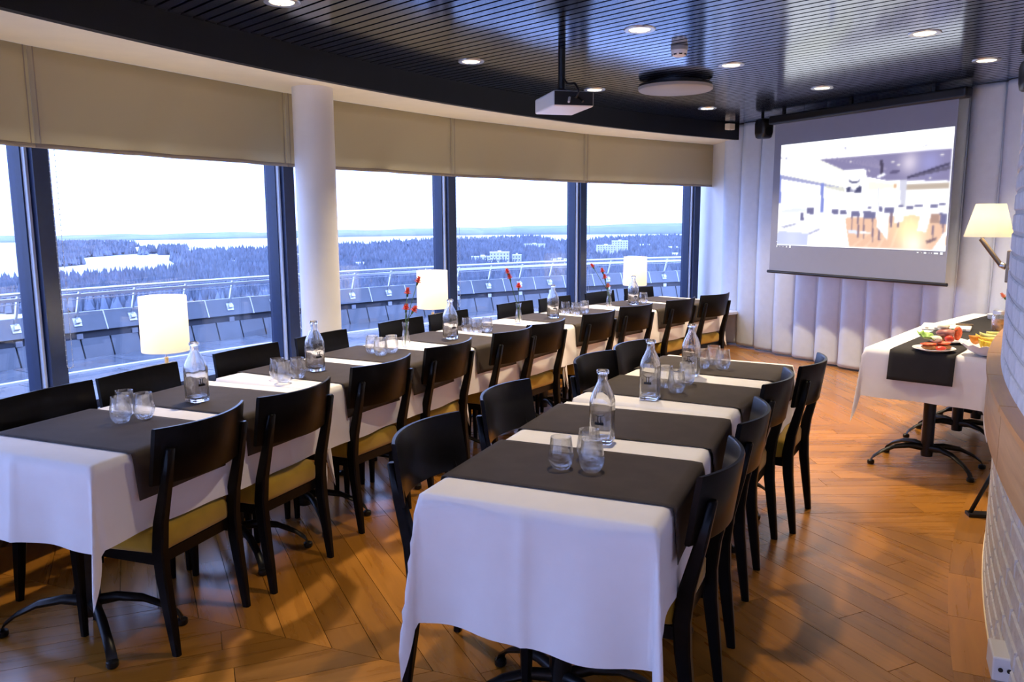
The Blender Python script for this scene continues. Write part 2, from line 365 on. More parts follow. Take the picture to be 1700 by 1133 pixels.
# ------------------------------------------------------------------ window wall
MUL = [125.2, 132.86, 140.45, 147.66, 154.8, 162.0, 169.3, 176.6, 183.9, 191.2, 198.5, 205.8, 213.1, 220.4, 227.7]
sill = MB(); ring(sill, 14.36, 15.26, .395, .425, 123.6, A1); 
so_ = sill.build('wall_left', white_paint); so_['kind'] = 'structure'
ring(MB(), 15.0, 15.04, .0, .395, 123.6, A1).build('sill_front', frame_m, so_)
up = ring(MB(), 15.22, 15.44, -.1, .395, 121, A1).build('wall_outer', frame_m); up['kind'] = 'structure'
for i in range(len(MUL)-1):
    a, b = MUL[i], MUL[i+1]
    w = thing('window_%d' % (i+1), None, None, (0, 0, 0), 0, None, 'structure')
    p0, p1 = P(15.33, a), P(15.33, b); d = (p1-p0).normalized(); nrm = Vector((d.y, -d.x, 0))
    def flat(mb, u0, u1, r0, r1, z0, z1, mi=0):
        M = Matrix(((d.x, nrm.x, 0, p0.x), (d.y, nrm.y, 0, p0.y), (0, 0, 1, 0), (0, 0, 0, 1))); return mb.box(u0, u1, r0, r1, z0, z1, mi, M)
    Lw = (p1-p0).length
    flat(MB(), .06, Lw-.06, -.006, .006, .47, 2.47).build('pane', pane_m, w)
    flat(MB(), .03, Lw-.03, -.045, .05, .425, .475).build('bottom_rail', frame_m, w)
    flat(MB(), .03, Lw-.03, -.045, .05, 2.43, 2.475).build('top_rail', frame_m, w)
    # inner frame strip with a bare metal bead, as seen on the room side of each post
    for u0, s in ((.055, 1), (Lw-.055, -1)):
        flat(MB(), min(u0, u0+s*.03), max(u0, u0+s*.03), -.05, .04, .475, 2.43).build('frame_strip', frame_m, w)
    flat(MB(), .060, .076, -.075, -.050, .475, 2.43).build('metal_bead', bead_line_m, w)
    flat(MB(), Lw-.076, Lw-.060, -.075, -.050, .475, 2.43).build('metal_bead', bead_line_m, w)
    M = Matrix.Translation(P(15.33, a)) @ Matrix.Rotation(math.radians(a), 4, 'Z')
    MB().box(-.115, .10, -.05, .05, .425, 2.475, 0, M).build('mullion', frame_m, w)
we = thing('window_%d' % len(MUL), None, None, (0, 0, 0), 0, None, 'structure')
MB().add([P(15.32, 124.1, .47), P(15.32, 125.1, .47), P(15.32, 125.1, 2.47), P(15.32, 124.1, 2.47)], [(0, 1, 2, 3)]).build('pane', pane_m, we)
ring(MB(), 15.29, 15.35, .425, .475, 124.0, 125.1, .5).build('bottom_rail', frame_m, we)
sectors(MB(), [(15.22, .425), (15.36, .425), (15.36, 2.0), (15.22, 2.0)], 123.75, 124.02, .2).build('jamb', alu_m, we)
sectors(MB(), [(14.98, 1.94), (15.36, 1.94), (15.36, 2.47), (14.98, 2.47)], 123.95, 124.15, .2).build('wood_jamb', wood_trim, we)
ew = MB(); q0, q1 = P(15.45, 123.55), Vector((2.72, 10.03, 0))
d = (q1-q0).normalized(); nn = Vector((-d.y, d.x, 0))
ew.add([q0, q1, q1-nn*.1, q0-nn*.1]+[p+Vector((0, 0, ZC+.05)) for p in (q0, q1, q1-nn*.1, q0-nn*.1)], [(0, 1, 2, 3), (7, 6, 5, 4), (0, 4, 5, 1), (1, 5, 6, 2), (2, 6, 7, 3), (3, 7, 4, 0)])
o = ew.build('wall_end', white_paint); o['kind'] = 'structure'
wf = sectors(MB(), [(10.2, 0), (15.5, 0), (15.5, ZC+.1), (10.2, ZC+.1)], 120.6, 121.2, .3).build('wall_far', white_paint); wf['kind'] = 'structure'
wb = sectors(MB(), [(10.2, 0), (15.5, 0), (15.5, ZC+.1), (10.2, ZC+.1)], 226.2, 226.8, .3).build('wall_back', white_paint); wb['kind'] = 'structure'
rf = ring(MB(), 10.0, 15.7, ZC+.13, ZC+.3, 119, 229).build('ceiling_slab', void_m); rf['kind'] = 'structure'
colm = MB().lathe([(.142, 0), (.142, 2.474)], 40, P(14.80, 148.15)).build('column', white_paint, smooth=True, angle=40)
colm['kind'] = 'structure'
# ------------------------------------------------------------------ chairs (local +y faces the table; origin under the top of the backrest)
def sag(x, w=.236, s=.072): return -s*(1-(x/w)**2)
def make_chair(SG):
    t = thing('dining_chair', None, 'chair')
    # curved plywood backrest
    mb = MB(); rows = []
    NX, zb, zt = 15, .645, .852
    for side in (0, 1):
        for j, z in enumerate((zb, zb+.006, zt-.006, zt)):
            row = []
            for i in range(NX):
                x = -.236+.472*i/(NX-1); tilt = .030*(zt-z)/(zt-zb)
                inset = .003 if j in (0, 3) else 0
                y = sag(x, .236, SG)+tilt+(.0085-inset if side == 0 else -.0085+inset); row.append((x, y, z))
            rows.append(row)
    V = [p for r in rows for p in r]; idx = lambda s, j, i: (s*4+j)*NX+i; F = []
    for j in range(3):
        for i in range(NX-1):
            F.append((idx(0, j, i+1), idx(0, j, i), idx(0, j+1, i), idx(0, j+1, i+1)))
            F.append((idx(1, j, i), idx(1, j, i+1), idx(1, j+1, i+1), idx(1, j+1, i)))
    for i in range(NX-1):
        F.append((idx(0, 0, i), idx(0, 0, i+1), idx(1, 0, i+1), idx(1, 0, i))); F.append((idx(0, 3, i+1), idx(0, 3, i), idx(1, 3, i), idx(1, 3, i+1)))
    for j in range(3):
        F.append((idx(0, j, 0), idx(1, j, 0), idx(1, j+1, 0), idx(0, j+1, 0))); F.append((idx(1, j, NX-1), idx(0, j, NX-1), idx(0, j+1, NX-1), idx(1, j+1, NX-1)))
    mb.add(V, F); mb.build('backrest', black_wood, t, True, 50)
    # upholstered seat: rounded trapezoid
    mb = MB(); rings = []
    def outline(inset, z):
        w0, w1, y0, y1 = .205-inset, .232-inset, .052+inset, .470-inset; r = .045; pts = []
        for cx, cy, a0 in ((w1-r, y1-r, 0), (-(w1-r), y1-r, 90), (-(w0-r), y0+r, 180), (w0-r, y0+r, 270)):
            for k in range(5): a = math.radians(a0+k*22.5); pts.append((cx+r*math.cos(a), cy+r*math.sin(a), z))
        return pts
    for inset, z in ((.012, .375), (.002, .382), (0, .40), (0, .44), (.006, .456), (.020, .466), (.06, .472), (.13, .474)): rings.append(outline(inset, z))
    mb.loft(rings).build('seat', olive, t, True, 60)
    fr = MB(); fr.box(-.185, .185, .055, .075, .335, .376); fr.box(-.205, .205, .43, .45, .335, .376)
    fr.box(-.20, -.182, .06, .44, .335, .376); fr.box(.182, .20, .06, .44, .335, .376); fr.build('seat_frame', black_wood, t)
    def square(cx, cy, z, a, b, r=.006):
        return [(cx-a+r, cy-b, z), (cx+a-r, cy-b, z), (cx+a, cy-b+r, z), (cx+a, cy+b-r, z), (cx+a-r, cy+b, z), (cx-a+r, cy+b, z), (cx-a, cy+b-r, z), (cx-a, cy-b+r, z)]
    for s in (-1, 1):
        mb = MB(); x = s*.197; yt = sag(.197, .236, SG)+.0115-.0085-.011
        mb.loft([square(x, .004, .0, .013, .015), square(x, .018, .12, .017, .019), square(x, .040, .30, .019, .024), square(x, .046, .40, .019, .026), square(x, .034, .50, .0185, .024), square(x, -.002, .645, .0175, .019), square(x, yt, .772, .016, .013), square(x, yt-.001, .778, .012, .009)])
        mb.build('leg', black_wood, t, True, 40)
        mb = MB(); x = s*.198
        mb.loft([square(x, .437, .0, .0125, .0125), square(x, .437, .17, .016, .016), square(x, .437, .376, .021, .021)]); mb.build('leg', black_wood, t, True, 40)
        # screw caps fixing the backrest to the post
    return t
chair0, chair1 = make_chair(.072), make_chair(.016)
def add_chair(x, y, yaw, label, group, src=None):
    src = src or chair0; o = src if not src.get('label') else copy_tree(src)
    place(o, (x, y, 0), yaw); o['label'] = label; o['group'] = group; return o
def chair_polar(R, ph, inward, label, group, jit=0.0, src=None):
    p = P(R, ph); a = math.radians(ph)
    yaw = (a+PI/2 if inward else a-PI/2)+math.radians(jit)      # +y points to the tower centre (inward) or away from it
    return add_chair(p.x, p.y, yaw, label, group, src)
aisle = [(158.6, 13.23, 2), (156.3, 13.21, 0), (153.3, 13.24, -2.5), (150.5, 13.25, 0), (147.6, 13.22, 1), (145.7, 13.23, -1), (142.6, 13.22, 1), (140.0, 13.24, -2), (137.1, 13.21, 1), (134.5, 13.22, -1)]
for i, (ph, R, j) in enumerate(aisle):
    chair_polar(R, ph, False, 'black olive-seated chair, %s from the front on the aisle side of the window tables' % ORD[i], 'chairs on the aisle side of the window tables', j)
wins = [158.2, 156.2, 153.3, 150.8, 147.6, 145.4, 141.9, 139.6, 136.8, 134.2]
for i, ph in enumerate(wins):
    chair_polar(14.16, ph, True, 'flat-backed black chair backing onto the glass, %s from the front of the window tables' % ORD[i], 'chairs between the window tables and the glass', (0, 1.5, -1, 2, 0, 1, -1, 1, 2, 0)[i], chair1)
for i, (ph, R) in enumerate([(158.0, 12.36), (154.9, 12.36), (150.7, 12.32), (148.5, 12.30)]):
    chair_polar(R, ph, True, 'black chair on the window side of the centre tables, %s from the front' % ORD[i], 'chairs on the window side of the centre tables', (0, 1, 0, -1)[i])
for i, (ph, R) in enumerate([(157.9, 11.39), (154.7, 11.38), (151.1, 11.40), (148.5, 11.34)]):
    chair_polar(R, ph, False, 'black chair on the brick wall side of the centre tables, %s from the front' % ORD[i], 'chairs on the brick wall side of the centre tables', (-3, 2, 0, 1)[i])
# ------------------------------------------------------------------ tables, cloths, runners
TH = .755                                                 # underside of the cloth
def make_table():
    t = thing('dining_table', None, 'table')
    bevel(MB().box(-.62, .62, -.34, .34, .722, .752).build('tabletop', black_wood, t), .004)
    for sx in (-1, 1):
        ped = MB().lathe([(.034, .07), (.036, .10), (.036, .70), (.10, .712), (.10, .722)], 20).build('pedestal', black_metal, t, True, 40); ped.location = (sx*.40, 0, 0)
        for k in range(4):
            a = math.radians((60, 120, 240, 300)[k]); ca, sa = math.cos(a), math.sin(a); mb = MB(); rr = []
            for r, z, h, w in ((.028, .125, .022, .020), (.10, .135, .020, .019), (.19, .122, .017, .018), (.27, .085, .014, .017), (.315, .050, .013, .018), (.328, .022, .012, .019)):
                rr.append([(r*ca-sa*w*c_-ca*h*s_*.35, r*sa+ca*w*c_-sa*h*s_*.35, z+h*s_) for c_, s_ in [(math.cos(2*PI*q/8), math.sin(2*PI*q/8)) for q in range(8)]])
            mb.loft([r_[::-1] for r_ in rr]); mb.lathe([(.019, .003), (.022, .008), (.021, .024), (.012, .030)], 10, (.326*ca, .326*sa, 0)); mb.build('foot', black_metal, ped, True, 45)
    return t
table0 = make_table(); first_table = [True]
def cloth_point(u, v, hl, hw, fl, seed, endflare):
    """Flat cloth point (u,v) -> draped point over a top of half-size hl x hw."""
    ou, ov = max(abs(u)-hl, 0), max(abs(v)-hw, 0); su, sv_ = (1 if u > 0 else -1), (1 if v > 0 else -1)
    x, y, z = min(max(u, -hl), hl), min(max(v, -hw), hw), 0.0
    fu = fl*(endflare[0] if u < 0 else endflare[1])
    if ou > 0 and ov == 0:
        h = ou; x = su*(hl+.006+fu*h*(.05+.05*math.sin(y*9+seed)+.03*math.sin(y*21+seed*2))+fu*(.011*math.exp(-abs(y-.02)/.014)-.004*math.exp(-((h-.2)/.012)**2))); z = -h
    elif ov > 0 and ou == 0:
        h = ov; y = sv_*(hw+.006+fl*h*(.05+.03*math.sin(x*8+seed*3)+.02*math.sin(x*19+seed))); z = -h
    elif ou > 0 and ov > 0:
        mn, mx_ = min(ou, ov), max(ou, ov); z = -(mx_+.60*mn); s = mn/max(mx_, 1e-6)
        bx = .006+ou*.05*fu+mn*.17*(.35+.65*min(fu, 1)); by = .006+ov*.04+mn*.09
        if ou >= ov: x = su*(hl+bx-.0*s); y = sv_*(hw+by*s*.9+.004)
        else: x = su*(hl+bx*s*.9+.004); y = sv_*(hw+by)
    # rounded shoulder of the edge
    return x, y, z
def make_cloth(hl, hw, du, dv, seed, endflare, name='tablecloth', mat=None, zt=TH, n=(70, 40), dup=None):
    dup = dup or (du, du)
    def axis(h, d0, d1, n_):
        a = [-(h+d0)+d0*i/9 for i in range(9)]+[-h+.002]+[-h+2*h*i/n_ for i in range(1, n_)]+[h-.002]+[h+d1*i/9 for i in range(1, 10)]
        return a
    us, vs_ = axis(hl, dup[0], dup[1], n[0]), axis(hw, dv, dv, n[1]); V = []
    for u in us:
        for v in vs_:
            x, y, z = cloth_point(u, v, hl, hw, 1.0, seed, endflare)
            ed = min(hl-abs(x), hw-abs(y)) if z == 0 else 0
            if z == 0: z = -.006*max(0, 1-ed/.012)**2 + .0007*math.sin(x*7+seed)*math.sin(y*9+seed)
            V.append((x, y, zt+.006+z))
    nv = len(vs_); F = [(i*nv+j, (i+1)*nv+j, (i+1)*nv+j+1, i*nv+j+1) for i in range(len(us)-1) for j in range(nv-1)]
    mb = MB(); mb.add(V, F); o = mb.build(name, mat or cloth, None, True)
    return o
def make_runner(width, hw, drop, z0, mat, seed):
    """Runner laid across the table (local x = its width, hangs over +-y)."""
    ys = [-(hw+drop)+drop*i/8 for i in range(8)]+[-hw+.003]+[-hw+2*hw*i/24 for i in range(1, 24)]+[hw-.003]+[hw+drop*i/8 for i in range(1, 9)]
    xs = [-width/2+width*i/18 for i in range(19)]; V = []
    for x in xs:
        for v in ys:
            ov = max(abs(v)-hw, 0); s = 1 if v > 0 else -1
            if ov > 0: y = s*(hw+.0125+ov*(.085+.035*math.sin(x*9+seed))); z = -ov
            else:
                y = v*(1+.012/hw*(abs(v)/hw)**8); ed = hw-abs(v); z = .0026-.004*max(0, 1-ed/.014)**2+.0012*math.exp(-((v+.03*math.sin(seed))/.012)**2)
            V.append((x, y, z0+z))
    nv = len(ys); F = [(i*nv+j, (i+1)*nv+j, (i+1)*nv+j+1, i*nv+j+1) for i in range(len(xs)-1) for j in range(nv-1)]
    mb = MB(); mb.add(V, F); o = mb.build('table_runner', mat, None, True)
    sm = o.modifiers.new('solid', 'SOLIDIFY'); sm.thickness = .0015; sm.offset = 1
    return o
ROWN = ['nearest', 'second', 'third', 'fourth', 'farthest']
def table_set(R, ph, hl, hw, label, cat_label, runners, du, dv, seed, flare, rlabel, group):
    """Local +x runs towards smaller angle (away from the camera along the row)."""
    p = P(R, ph); yaw = math.radians(ph-90)
    t = table0 if first_table[0] else copy_tree(table0); first_table[0] = False
    place(t, (p.x, p.y, 0), yaw); t['label'] = label; t['group'] = group
    c = make_cloth(hl, hw, None, dv, seed, flare, dup=du); place(c, (p.x, p.y, 0), yaw); tag(c, cat_label, 'tablecloth', 'white tablecloths')
    for (x0, x1), lab in zip(runners, rlabel):
        r = make_runner(x1-x0, hw, .165, TH+.0065, taupe, seed+x0*7)
        xc = (x0+x1)/2; place(r, (p.x+xc*math.cos(yaw), p.y+xc*math.sin(yaw), 0), yaw); tag(r, lab, 'table runner', 'dark runners laid across the tables')
CEN1 = [157.65, 152.23, 146.85, 141.42, 136.03]
for i, ph in enumerate(CEN1):
    nm = ROWN[i]
    table_set(13.655, ph, .632, .345, 'black pedestal table hidden under white cloth, %s of the five along the windows' % nm,
              'white tablecloth on the %s of the five window tables' % nm,
              [(-.478, -.045), (.085, .515)], (.30 if i == 0 else .26, .30), .285, 1.3*i+.4, (1.0 if i == 0 else .10, 1.0 if i == 4 else .10),
              ['dark brown runner across the near half of the %s window table' % nm, 'dark brown runner across the far half of the %s window table' % nm], 'pedestal tables along the windows')
for i, ph in enumerate([156.72, 150.22]):
    nm = ['nearer', 'farther'][i]
    table_set(11.825, ph, .655, .355, 'black pedestal table hidden under white cloth, the %s of the two centre tables' % nm,
              'white tablecloth %s' % ['hanging low over the front end of the nearer centre table', 'on the farther of the two centre tables'][i],
              [(-.495, -.045), (.125, .575)] if i == 0 else [(-.525, -.08), (.125, .58)], (.40 if i == 0 else .26, .28), .285, 2.7+i, (1.0 if i == 0 else .10, .10 if i == 0 else .9),
              ['dark brown runner across the near half of the %s centre table' % nm, 'dark brown runner across the far half of the %s centre table' % nm], 'pedestal tables in the centre row')
# buffet tables by the brick wall
for i, ph in enumerate([139.35, 133.15]):
    p = P(10.945, ph); yaw = math.radians(ph-90)
    t = copy_tree(table0); place(t, (p.x, p.y, 0), yaw); t['group'] = 'buffet tables by the brick wall'
    t['label'] = ['black four-footed pedestal table under the buffet cloth, the one with the food plates', 'black pedestal table at the far end of the buffet, behind the brick wall'][i]
    if i: t.scale = (.8, 1, 1)
    c = make_cloth((.655, .52)[i], .335, None, .285, 5.1+i, (1.0 if i == 0 else .1, .1 if i == 0 else 1), dup=(.30, .26)); place(c, (p.x, p.y, 0), yaw)
    tag(c, ['white tablecloth on the buffet table with the food plates', 'white tablecloth on the far buffet table with the pan and jar'][i], 'tablecloth', 'white tablecloths')
pb = P(10.945, 139.35); yb = math.radians(139.35-90)
def buffet(x, y, z=0, k=0):
    q = pb if k == 0 else P(10.945, 133.15); a = yb if k == 0 else math.radians(133.15-90)
    return (q.x+x*math.cos(a)-y*math.sin(a), q.y+x*math.sin(a)+y*math.cos(a), z)
for k, (x0, x1, drop) in enumerate([(-.655, .69, .18), (-.56, .52, 0)]):
    xs = ([x0-drop+drop*i/8 for i in range(8)] if drop else [])+[x0+.003]+[x0+(x1-x0)*i/24 for i in range(1, 25)]
    V = []
    for x in xs:
        for j in range(12):
            y = -.175+.36*j/11; o_ = max(x0-x, 0)
            V.append((x0-.014-o_*.17 if o_ > 0 else x-(.011 if x < x0+.01 else 0), y, TH+.0065+.0026-o_-(.003 if o_ == 0 and x < x0+.01 else 0)))
    F = [(i*12+j, (i+1)*12+j, (i+1)*12+j+1, i*12+j+1) for i in range(len(xs)-1) for j in range(11)]
    mb = MB(); mb.add(V, F); o = mb.build('table_runner', charcoal, None, True); sm = o.modifiers.new('solid', 'SOLIDIFY'); sm.thickness = .0015; sm.offset = 1
    place(o, buffet(0, 0, 0, k), yb if k == 0 else math.radians(133.15-90))
    tag(o, ['charcoal runner hanging over the near end of the buffet, under the plates', 'charcoal runner lengthwise on the far half of the buffet'][k], 'table runner', 'charcoal runners on the buffet')
# ------------------------------------------------------------------ tableware
ZT = TH+.0105
def sq_ring(r, sqr, z, n=32):
    pts = []
    for i in range(n):
        a = 2*PI*i/n+PI/4; c, s = math.cos(a), math.sin(a); e = 2+sqr*6
        k = r/((abs(c)**e+abs(s)**e)**(1/e)); pts.append((k*c, k*s, z))
    return pts
def make_bottle():
    t = thing('glass_bottle', None, 'bottle')
    out = [(.030, .6, 0), (.039, .85, .003), (.041, .9, .010), (.0405, .9, .15), (.0385, .7, .165), (.033, .4, .185), (.0235, .1, .210), (.0180, 0, .225), (.0170, 0, .248), (.0175, 0, .250), (.0215, 0, .252), (.0222, 0, .258), (.0215, 0, .264), (.0185, 0, .266)]
    inn = [(.0155, 0, .262), (.0140, 0, .245), (.0150, 0, .226), (.0205, .1, .209), (.0300, .4, .184), (.0352, .7, .164), (.0372, .9, .150), (.0375, .9, .026), (.030, .7, .017), (.012, .2, .020)]
    MB().loft([sq_ring(r, q, z) for r, q, z in out+inn]).build('bottle_body', bottle_m, t, True, 60)
    # printed dark emblem on the front face: antler bowl on two posts over a dark bar
    mb = MB(); f = -.0415
    def quad(x0, x1, z0, z1): mb.box(x0, x1, f-.0004, f, z0, z1)
    quad(-.016, .016, .074, .083); quad(-.0065, -.0035, .083, .105); quad(.0035, .0065, .083, .105)
    n = 10
    for i in range(n):
        a0, a1 = PI*(1.08+.84*i/n), PI*(1.08+.84*(i+1)/n)
        pts = [(.019*math.cos(a), .116+.012*math.sin(a)) for a in (a0, a1)]
        w = .0022
        mb.add([(pts[0][0], f-.0004, pts[0][1]), (pts[1][0], f-.0004, pts[1][1]), (pts[1][0], f-.0004, pts[1][1]+w), (pts[0][0], f-.0004, pts[0][1]+w)], [(0, 1, 2, 3)])
    for x in (-.012, -.004, .006, .012): quad(x-.0016, x+.0016, .083, .083+random.uniform(.002, .006))
    mb.build('emblem', black_plastic, t)['label'] = 'small dark printed emblem on the bottle front'
    return t
def make_tumbler():
    n = 28; out = [(.020, 0), (.026, .002), (.034, .014), (.0405, .032), (.0415, .042), (.0395, .060), (.0360, .082), (.0335, .104), (.0332, .1055)]
    inn = [(.0323, .1050), (.0347, .082), (.0382, .060), (.0402, .042), (.0390, .032), (.0325, .017), (.024, .010), (.008, .009)]
    mb = MB().lathe(out+inn, n); me = mb.mesh('tumbler', tumbler_m, True, 70); o = bpy.data.objects.new('tumbler', me); COL.objects.link(o); o['category'] = 'glass'; return o
def make_vase():
    out = [(.020, 0), (.0265, .003), (.0285, .015), (.0270, .045), (.0205, .085), (.0165, .108), (.0165, .120), (.0205, .145), (.0222, .156)]
    inn = [(.0212, .1555), (.0192, .144), (.0150, .120), (.0150, .108), (.0190, .085), (.0254, .045), (.0265, .018), (.018, .009), (.006, .008)]
    me = MB().lathe(out+inn, 28).mesh('bud_vase', tumbler_m, True, 70); o = bpy.data.objects.new('bud_vase', me); COL.objects.link(o); o['category'] = 'vase'; return o
b0, g0, v0 = make_bottle(), make_tumbler(), make_vase()
used = set()
def put(proto, x, y, rz, label, group, z=ZT):
    o = proto if proto.name not in used else copy_tree(proto); used.add(proto.name)
    place(o, (x, y, z), rz); o['label'] = label; o['group'] = group; return o
def face(x, y): return math.atan2(-y, -x)+PI/2     # local -y turned towards the entrance of the room
for i, (x, y) in enumerate([(-1.390, 3.467), (-1.040, 4.177), (-.409, 5.286), (.329, 6.394), (1.115, 7.351)]):
    put(b0, x, y, face(x, y)+(.55, .5, .6, .4, .5)[i], 'square clear glass water bottle on the %s window table' % ROWN[i], 'square water bottles on the tables')
for i, (x, y) in enumerate([(.320, 2.785), (.608, 3.475), (.904, 4.0)]):
    put(b0, x, y, face(x, y)-.25, ['square clear glass water bottle on the nearer centre table', 'square clear glass water bottle at the near end of the farther centre table', 'square clear glass water bottle in the middle of the farther centre table'][i], 'square water bottles on the tables')
GL = [('the nearest window table', [(-1.55, 3.10), (-1.587, 3.215), (-1.487, 3.165)]), ('the second window table', [(-1.178, 3.965), (-1.126, 3.881), (-1.082, 3.98)]), ('the second window table beside the flower vase', [(-.835, 4.735), (-.77, 4.645), (-.72, 4.745)]),
      ('the third window table', [(-.315, 5.594), (-.243, 5.51), (-.175, 5.60)]), ('the fourth window table', [(.445, 6.635), (.525, 6.575), (.61, 6.70)]), ('the farthest window table', [(1.225, 7.451)]),
      ('the nearer centre table', [(.155, 2.485), (.253, 2.575), (.250, 2.455)]), ('the farther centre table, near its first bottle', [(.752, 3.605), (.720, 3.71), (.838, 3.79)]), ('the far end of the farther centre table', [(1.010, 4.195), (1.095, 4.30), (1.112, 4.175)])]
for where, pts in GL:
    for j, (x, y) in enumerate(pts):
        pos = ['leftmost of the three glasses', 'middle one of the three glasses', 'rightmost of the three glasses'][[sorted(range(len(pts)), key=lambda k: pts[k][0]/pts[k][1]).index(j)][0]] if len(pts) > 1 else 'the single glass'
        put(g0, x, y, 0, 'tumbler, %s on %s' % (pos, where), 'stemless tumblers on the tables')
petal_m = principled('carnation_petals', (.62, .075, .035), .7, noise=.35, nscale=120)
petal2_m = principled('pale_carnation_petals', (.60, .18, .09), .7, noise=.35, nscale=120)
stem_m = principled('green_stem', (.06, .12, .035), .6)
def carnation(base, pts, head, label, mat, group, r=.020):
    t = thing('carnation', label, 'flower', base, 0, group)
    MB().tube(pts, [.0022]*len(pts), 6).build('stem', stem_m, t, True)
    d = (Vector(pts[-1])-Vector(pts[-2])).normalized(); M = Matrix.Translation(Vector(pts[-1])) @ d.to_track_quat('Z', 'Y').to_matrix().to_4x4()
    MB().lathe([(.002, -.004), (.006, .002), (.007, .016), (.009, .022)], 8, M=M).build('calyx', stem_m, t, True)
    mb = MB()
    for lay in range(4):
        nP = 8-lay; rad = r*(1-.18*lay); zl = .020+lay*.005
        for k in range(nP):
            a = 2*PI*k/nP+lay*.4+random.uniform(-.15, .15); w = rad*.55; up_ = .004+.006*lay
            vs = [(0, 0, zl-.004)]; 
            for q, fr in ((-.5, .75), (-.3, 1.0), (0, .92), (.3, 1.05), (.5, .78)):
                rr = rad*fr; aa = a+q*1.0; vs.append((rr*math.cos(aa), rr*math.sin(aa), zl+up_*fr+random.uniform(-.002, .002)))
            vs = [M@Vector(v) for v in vs]; mb.add(vs, [(0, 1, 2), (0, 2, 3), (0, 3, 4), (0, 4, 5)])
    o = mb.build('bloom', mat, t, False); sm = o.modifiers.new('solid', 'SOLIDIFY'); sm.thickness = .0008
    return t
VN = ['vase between the second and third window tables', 'vase between the third and fourth window tables', 'vase between the fourth and farthest window tables']
# blooms: (sideways, height) above the table, seen against the window
FL = [((-.664, 4.966), [(.004, .215), (.040, .208), (.015, .315), (.075, .385)]), ((.051, 6.07), [(-.075, .365), (-.060, .325), (.000, .255)]), ((.865, 7.111), [(-.135, .345), (-.055, .300), (-.035, .245), (-.012, .165)])]
for i, ((x, y), heads) in enumerate(FL):
    put(v0, x, y, 0, 'slim clear glass bud %s' % VN[i], 'bud vases on the window tables')
    rx, ry = y/math.hypot(x, y), -x/math.hypot(x, y)
    hs = sorted(range(len(heads)), key=lambda k: heads[k][0])
    for k, (sx, hz) in enumerate(heads):
        e = Vector((rx*sx, ry*sx, hz)); b = Vector((rx*-.006*math.copysign(1, sx), ry*-.006*math.copysign(1, sx), .014)); m = Vector((rx*.004*math.copysign(1, sx), ry*.004, .125))
        q = m.lerp(e, .5)+Vector((rx*-.004, ry*-.004, .006))
        rank = sorted(range(len(heads)), key=lambda z: -heads[z][1]).index(k)
        carnation((x, y, ZT), [b+Vector((0, 0, .004*k)), m+Vector((random.uniform(-.006, .006), random.uniform(-.006, .006), 0)), q, e], hz, 'red carnation, %s bloom in the %s' % (['tallest', 'second tallest', 'third tallest', 'lowest'][rank], VN[i]), petal_m if (i, k) != (2, 3) else petal2_m, 'carnations in the bud vases', .025 if hz < .3 else .022)
# ------------------------------------------------------------------ lamps on the window sill
def make_lamp():
    t = thing('table_lamp', None, 'lamp')
    MB().lathe([(.075, 0), (.078, .004), (.078, .012), (.02, .020)], 28).build('base', steel_m, t, True, 40)
    MB().lathe([(.011, .018), (.011, .33), (.013, .332), (.013, .335)], 16).build('stem', brass_m, t, True, 40)
    MB().lathe([(.005, .335), (.005, .42), (.016, .42), (.018, .47), (.012, .48)], 14).build('lamp_holder', alu_m, t, True, 40)
    mb = MB(); n = 48; prof = [(.1320, .372), (.1330, .372), (.1335, .376), (.1310, .694), (.1300, .694), (.1300, .690), (.1318, .377), (.1320, .372)]
    rings = [[(r*math.cos(2*PI*i/n), r*math.sin(2*PI*i/n), z) for i in range(n)] for r, z in prof]
    mb.loft(rings, False); mb.build('lamp_shade', shade_m, t, True, 40)
    mb = MB()
    for k in range(3): a = 2*PI*k/3; mb.tube([(.012*math.cos(a), .012*math.sin(a), .425), (.1295*math.cos(a), .1295*math.sin(a), .60)], .0015, 5)
    mb.build('spider', steel_m, t)
    MB().ball((0, 0, .53), .03, 14, 8).build('bulb', bulb_m, t, True)
    return t
bulb_m = emission('lamp_bulb', (1.0, .80, .50), 40.0)
lamp0 = make_lamp()
for i, ph in enumerate((153.45, 143.4, 131.45)):
    o = lamp0 if i == 0 else copy_tree(lamp0); p = P(14.76, ph, .4255); place(o, p, 0)
    o['label'] = ['lit table lamp with a cream drum shade on the sill, nearest of the three', 'lit table lamp with a cream drum shade beside the third window post', 'lit table lamp with a cream drum shade on the sill, farthest of the three'][i]; o['group'] = 'drum shade lamps on the window sill'
    L = bpy.data.lights.new('lamp_light', 'POINT'); L.energy = LAMP_POWER; L.color = (1.0, .84, .58); L.shadow_soft_size = .035
    lo = bpy.data.objects.new('lamp_light', L); COL.objects.link(lo); lo.location = p+Vector((0, 0, .58))
